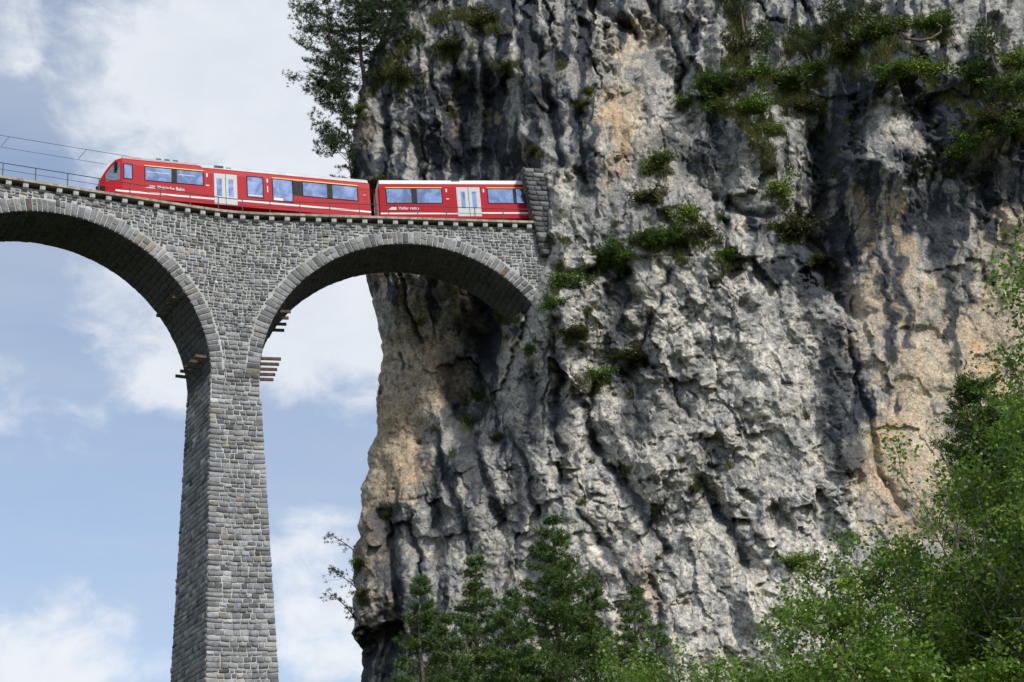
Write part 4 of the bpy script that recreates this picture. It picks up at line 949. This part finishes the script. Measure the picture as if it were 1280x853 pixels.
for i, (px, py, w, hs, kd, lab) in enumerate(SHRUBS):
    p, k = on_cliff(px, py); s = w / 17. / 1.9 * (.86 if px > 880 and py < 200 else 1)
    plant('ledge_shrub', lab, 'shrub', SV[kd][i % 2], p + np.array([0, .15, -.1]), (s * 1.12, s * .9, s * hs * .82), (i * 2.4) % 6.28, 'shrubs on the cliff ledges', names=('stems', 'foliage'))
    sg = w * .55; GREEN = np.maximum(GREEN, np.exp(-(((CPU - px) / sg) ** 2 + ((CPV - py - w * .15) / (sg * .7)) ** 2)))
trng = np.random.default_rng(404)
for i in range(60):                                   # grassy cracks
    px = trng.uniform(470, 1240); py = trng.uniform(20, 640) if px < 1040 else trng.uniform(10, 240); w = trng.uniform(3, 8)
    if 470 < px < 690 and 190 < py < 400: continue
    GREEN = np.maximum(GREEN, np.exp(-(((CPU - px) / (w * 1.5)) ** 2 + ((CPV - py) / w) ** 2)))
# soil and moss on the wooded slopes
for pts, w in [([(520, 45), (480, 90), (450, 130)], 26), ([(540, 25), (600, 12)], 18), ([(905, -20), (930, 60), (920, 130), (960, 200)], 34), ([(990, 60), (1060, 30), (1130, 40)], 36), ([(1000, 120), (1040, 80)], 22), ([(1090, 85), (1180, 80)], 16), ([(1180, 120), (1240, 150), (1290, 140)], 22), ([(1230, 90), (1290, 100)], 26), ([(790, 305), (900, 300)], 15), ([(700, 330), (695, 375)], 14)]:
    GREEN = np.maximum(GREEN, 1 - sstep(.3, 1.2, seg_dist(CPU, CPV, pts) / (w * .56)))
nz = (fbm(X_ / 1.1, Z_ / 1.0, 5, .65, seed=501)).ravel()
gm = sstep(.52, .8, GREEN * .9 + .75 * nz) * .9
sc_ = np.array([.085, .075, .030])[None] * np.exp(.5 * nz)[:, None]; alt = sstep(-.2, .3, fbm(X_ / 2., Z_ / 2., 3, seed=502)).ravel()[:, None]
sc_ = sc_ * (1 - alt) + np.array([.042, .058, .017])[None] * alt
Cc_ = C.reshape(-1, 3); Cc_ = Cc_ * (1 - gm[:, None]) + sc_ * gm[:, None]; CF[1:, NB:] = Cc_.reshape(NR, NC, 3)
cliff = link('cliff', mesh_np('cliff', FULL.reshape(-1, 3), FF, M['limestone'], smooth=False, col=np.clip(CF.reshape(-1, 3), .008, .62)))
cliff['kind'] = 'structure'
# grass and heath on those slopes
rng = np.random.default_rng(77)
cand = np.where((gm > .5) & (CPU < 1330) & (CPV > -40))[0]; pickn = min(len(cand), 26000); sel = rng.choice(cand, pickn, replace=False)
gp = np.repeat(PF[sel], 2, 0) + rng.normal(0, .06, (pickn * 2, 3)); gd = np.array([0, -.6, .75]) + rng.normal(0, .45, (len(gp), 3)); gd /= np.linalg.norm(gd, axis=1, keepdims=True)
gcol = np.where(rng.random((len(gp), 1)) < .5, np.array([.075, .105, .026]), np.array([.115, .105, .05])) * np.exp(rng.normal(0, .3, (len(gp), 1)))
gV, gF, gC = needle_tris(gp, gd, rng.uniform(.2, .55, len(gp)), .055, gcol)
tag(link('ledge_grass', mesh_np('ledge_grass', gV, gF, M['shrubleaf'], col=gC)), 'dry grass and heath on the cliff ledges', 'grass', kind='stuff')

# ---- tunnel portal masonry at the end of the viaduct
portal = empty('tunnel_portal', tuple(vp(21.6, -2.6, HD - 4))); tag(portal, 'dark stone portal pier where the railway enters the cliff', 'tunnel portal'); PO = np.array(portal.location)
def ppt(s, n, z): return vp(s, n, z) - PO
m_ = MB()
def hexs(s0, s1, n0, n1, z0, z1, lean=0.):
    c = [ppt(s0, n0, z0), ppt(s1, n0, z0), ppt(s1, n1, z0), ppt(s0, n1, z0), ppt(s0 - lean, n0 + .3 * lean, z1), ppt(s1 - lean, n0 + .3 * lean, z1), ppt(s1 - lean, n1, z1), ppt(s0 - lean, n1, z1)]
    m_.hexa(c)
zt, zb = HD + 4.8, HD - 1.9
hexs(20.95, 22.35, -2.8, 1.2 - 3.05, zb, zt, .8)
hexs(21.3, 22.4, 2.4, 3.6, HD - .5, zt, .0)
hexs(20.75, 21.55, -2.3, 3.0, HD + 4.3, zt - .15, .0)
m_.build('portal_core', M['darkstone'], portal)
rng = np.random.default_rng(5); PST = []
z = zb
while z < zt - .1:
    ch = rng.uniform(.30, .46); f0 = (z - zb) / (zt - zb) * .8; f1_ = (z + ch - zb) / (zt - zb) * .8; s = 20.95
    while s < 22.3:
        w = rng.uniform(.45, .8); w = 22.35 - s if 22.35 - (s + w) < .3 else w; g = .02; nf = -2.8
        c4 = [vp(s + g - f0, nf + .3 * f0, z + g), vp(s + w - g - f0, nf + .3 * f0, z + g), vp(s + w - g - f1_, nf + .3 * f1_, z + ch - g), vp(s + g - f1_, nf + .3 * f1_, z + ch - g)]
        h = float(heading(21.)); PST.append((np.array(c4), np.array([math.sin(h), -math.cos(h), 0]), rng.uniform(.05, .12))); s += w
    n = -2.8
    while n < -1.9:
        w = rng.uniform(.4, .7); w = -1.85 - n if -1.85 - (n + w) < .3 else w
        c4 = [vp(20.95 - f0, n + w - .02, z + .02), vp(20.95 - f0, n + .02, z + .02), vp(20.95 - f1_, n + .02, z + ch - .02), vp(20.95 - f1_, n + w - .02, z + ch - .02)]
        h = float(heading(21.)); PST.append((np.array(c4), np.array([-math.cos(h), -math.sin(h), 0]), rng.uniform(.04, .1))); n += w
    z += ch
_V, _C, _F, _q = stone_mesh_arrays(PST)
for k in range(len(PST)):
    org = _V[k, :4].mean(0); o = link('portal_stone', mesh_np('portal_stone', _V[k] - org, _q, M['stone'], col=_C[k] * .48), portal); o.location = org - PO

# ---- ground
gx = np.concatenate([np.linspace(-3000, -160, 14), np.linspace(-150, 150, 101), np.linspace(160, 3000, 14)]); gy = np.concatenate([np.linspace(-3000, -60, 12), np.linspace(-50, 130, 91), np.linspace(140, 3000, 14)])
GX, GY = np.meshgrid(gx, gy)
def ground_z(x, y):
    x = np.asarray(x, float); y = np.asarray(y, float)
    slope = sstep(18, 92, y) * sstep(-14, 6, x) * 8.5
    river = -12.5 * sstep(30, 80, y) * (1 - sstep(-26, -6, x))
    return -1.7 + slope + river + .35 * fbm(x / 9., y / 9., 4, seed=601) * sstep(3, 12, np.hypot(x, y))
GZ = ground_z(GX, GY); ii = np.arange(GX.size).reshape(GX.shape)
gF = np.stack([ii[:-1, :-1], ii[:-1, 1:], ii[1:, 1:], ii[1:, :-1]], -1).reshape(-1, 4)
ground = link('ground', mesh_np('ground', np.stack([GX, GY, GZ], -1).reshape(-1, 3), gF, simple('meadow_ground', (.07, .085, .035), .95, var=.5, scale=.6, bump=.5, spec=.1), smooth=True)); ground['kind'] = 'structure'

# ---- pines on the left shoulder of the cliff top
def at_top(px, py, Y): return ref(px, py, Y)
TOPS = [
 (424, 122, 113.2, 9.2, 2.0, (-1.0, 0), 31, 'tall open pine leaning out over the left edge, one limb reaching far left', (-1., 0)),
 (456, 125, 113.8, 12.5, 2.7, (-.4, 0), 32, 'dense dark pine on the left shoulder, beside the leaning pine', None),
 (486, 98, 113.4, 11.5, 2.6, (-.9, 0), 33, 'dark pine with a bare lower trunk on the left shoulder', None),
 (508, 66, 114.2, 11.0, 2.6, (-.3, 0), 34, 'dark pine rising behind the mossy slope, upper left', None),
 (532, 24, 115., 9.5, 2.3, (-.3, 0), 35, 'pine at the top edge above the mossy slope', None),
 (438, 178, 113.0, 4.8, 1.3, (-1.0, 0), 36, 'small pine hanging from the left edge below the big pines', (-.9, 0)),
 (440, 222, 112.6, 4.2, 1.2, (-1.1, 0), 37, 'lowest small pine on the left edge just over the train roof', (-.9, 0)),
 (432, 150, 113.2, 5.0, 1.5, (-.8, 0), 38, 'middle small pine hanging from the left edge', (-.8, 0))]
for (px, py, Yd, H, rad, lean, sd, lab, side) in TOPS:
    ms = pine_meshes(sd, H, rad * (1.45 if side else 1.3), lean, .10 if H > 6 else .04, 2.6, .55, green=(.034, .058, .021), side=side, tl=.21, gappy=.2 if side else .12, spacing=1.75 if side else 1.45, tip=1.)
    plant('pine_tree', lab, 'tree', ms, at_top(px, py, Yd), group='pines on the left shoulder of the cliff')
for k, (px, py, w, lab) in enumerate([(437, 690, 30, 'uppermost wispy pine sticking out of the buttress edge'), (438, 735, 28, 'middle wispy pine sticking out of the buttress edge'), (440, 782, 40, 'lowest wispy pine sticking out of the buttress edge')]):
    ms = pine_meshes(60 + k, w / 17. * 1.3, .75, (-1.0, 0), .2, .7, .4, green=(.03, .045, .02), side=(-.8, 0), gappy=.6)
    p, _ = on_cliff(px + 8, py); plant('pine_tree', lab, 'tree', ms, p + np.array([0, .2, 0]), tilt=(0, -.45), group='wispy pines on the buttress edge')
# ---- wooded top right of the cliff: a few standing trunks
for k, (px, py, H, lab) in enumerate([(930, 42, 5.5, 'dark pine standing at the head of the wooded gully'), (1055, 62, 4.8, 'pine with a thin bare trunk above the spreading bush'), (1092, 48, 5.0, 'pine with a bare dark trunk at the top edge, above the dark cave'), (962, 78, 3.2, 'small upright pine in the middle of the wooded gully'), (1012, 84, 3.4, 'small pine left of the thin bare trunk'), (1195, 62, 3.0, 'little pine on the pale rock step, upper right'), (1248, 88, 3.4, 'young pine among the bushes at the upper right edge')]):
    ms = pine_meshes(80 + k, H, 1.5, (-.4, 0), .35, 1., .5, green=(.045, .075, .022), gappy=.15); p, _ = on_cliff(px, py); plant('pine_tree', lab, 'tree', ms, p, group='pines above the right wall')
p0, _ = on_cliff(1130, 45)
m_ = MB(); pts = [ref(x, y, p0[1] - 1.3) - p0 for x, y in ((1128, 42), (1136, 49), (1150, 51), (1165, 48), (1176, 40), (1177, 33), (1170, 29))]; m_.tube([tuple(q) for q in pts], [.09, .11, .11, .10, .08, .06, .03], 8)
b_ = m_.build('dead_branch', M['bark'], None, smooth=True); b_.location = p0; tag(b_, 'curved bare dead branch lying on the ledge, upper right', 'branch')

# ---- pines at the foot of the cliff
FOOT = [(524, 722, 80, 2.0, 41, 'leftmost foot pine, narrow, under the dark overhang'), (592, 690, 82, 2.5, 42, 'second foot pine from the left, with a pointed top'), (688, 645, 80, 3.1, 43, 'tallest and broadest foot pine, in the middle of the row'), (640, 742, 77, 2.0, 44, 'shorter pine filling the gap left of the tallest foot pine'), (735, 715, 81, 1.8, 45, 'slim pine at the right flank of the tallest foot pine'), (792, 735, 80, 1.5, 46, 'thin sparse young pine right of the row, trunk showing'), (820, 775, 78, 1.4, 47, 'small pine between the sparse pine and the broadleaf shrubs'), (560, 770, 76, 2.0, 48, 'low pine in front between the two left foot pines')]
for (px, py, Yd, rad, sd, lab) in FOOT:
    t = ref(px, py, Yd); gz = float(ground_z(t[0], t[1])); H = t[2] - gz
    ms = pine_meshes(sd, H, rad * 1.75, (.2, 0), .22, 2.9, .92, green=(.058, .104, .026), tl=.20, spacing=1.4, tip=.5, gappy=.35 if sd in (46, 47) else .04)
    plant('pine_tree', lab, 'tree', ms, (t[0] - .2, t[1], gz), group='pines at the foot of the cliff')
for (px, py, Yd, rad, sd, lab) in [(1205, 470, 42, 2.7, 51, 'pine standing behind the broadleaf trees on the right'), (1268, 492, 40, 2.2, 52, 'pine cut by the right edge behind the broadleaf trees'), (1236, 515, 43, 2.4, 53, 'broad dark pine between the tall pine and the edge pine, behind the broadleaf trees')]:
    t = ref(px, py, Yd); gz = float(ground_z(t[0], t[1])); H = t[2] - gz
    plant('pine_tree', lab, 'tree', pine_meshes(sd, H, rad, (.15, 0), .10, 3.2, .6, spacing=1.05, tip=.25, green=(.062, .105, .024), tl=.13, gappy=.06), (t[0], t[1], gz), group='pines behind the broadleaf trees')
# ---- broadleaf trees in the right foreground
BROAD = [(1292, 405, 26, .95, 69, 13000, 'second tall broadleaf tree at the right edge, below the crown of the tallest'), (1274, 335, 27, .95, 71, 21000, 'tall broadleaf tree reaching in from the right edge'), (1268, 640, 29, .95, 72, 17000, 'broadleaf tree in front of the dark pine on the right'), (1140, 648, 28, .95, 73, 17000, 'broadleaf tree in the middle of the right foreground thicket'), (1060, 665, 30, .95, 74, 15000, 'left broadleaf tree of the foreground thicket, against the white wall'), (1112, 545, 33, .45, 75, 1500, 'thin sapling with few leaves in front of the tan wall'),
 (960, 770, 31, 1., 76, 12000, 'low broadleaf bush left of the foreground thicket'), (842, 775, 36, 1., 66, 9000, 'light bush between the sparse pine and the low bush row'), (928, 750, 35, 1., 67, 9000, 'bush rising against the white wall left of the thicket'), (885, 772, 33, 1., 77, 10000, 'lowest light green bush beside the young pines'), (1195, 690, 24, 1., 78, 13000, 'near broadleaf bush with bare twigs at the lower right'), (1020, 745, 27, 1., 79, 12000, 'leafy bush low in the foreground thicket'), (1275, 640, 25, .9, 70, 13000, 'near broadleaf tree at the lower right corner')]
for (px, py, Yd, spr, sd, nl, lab) in BROAD:
    t = ref(px, py, Yd); gz = float(ground_z(t[0], t[1])); H = t[2] - gz
    ms = broad_meshes(sd, H, spr, .084, int(nl * 2.3), bark='palebark' if sd % 2 else 'bark')
    zt_ = max(v.co.z for v in ms[1].vertices); k = H / zt_
    plant('broadleaf_tree', lab, 'tree', ms, (t[0], t[1], gz), (k, k, k), sd * 1.3, group='broadleaf trees in the right foreground')
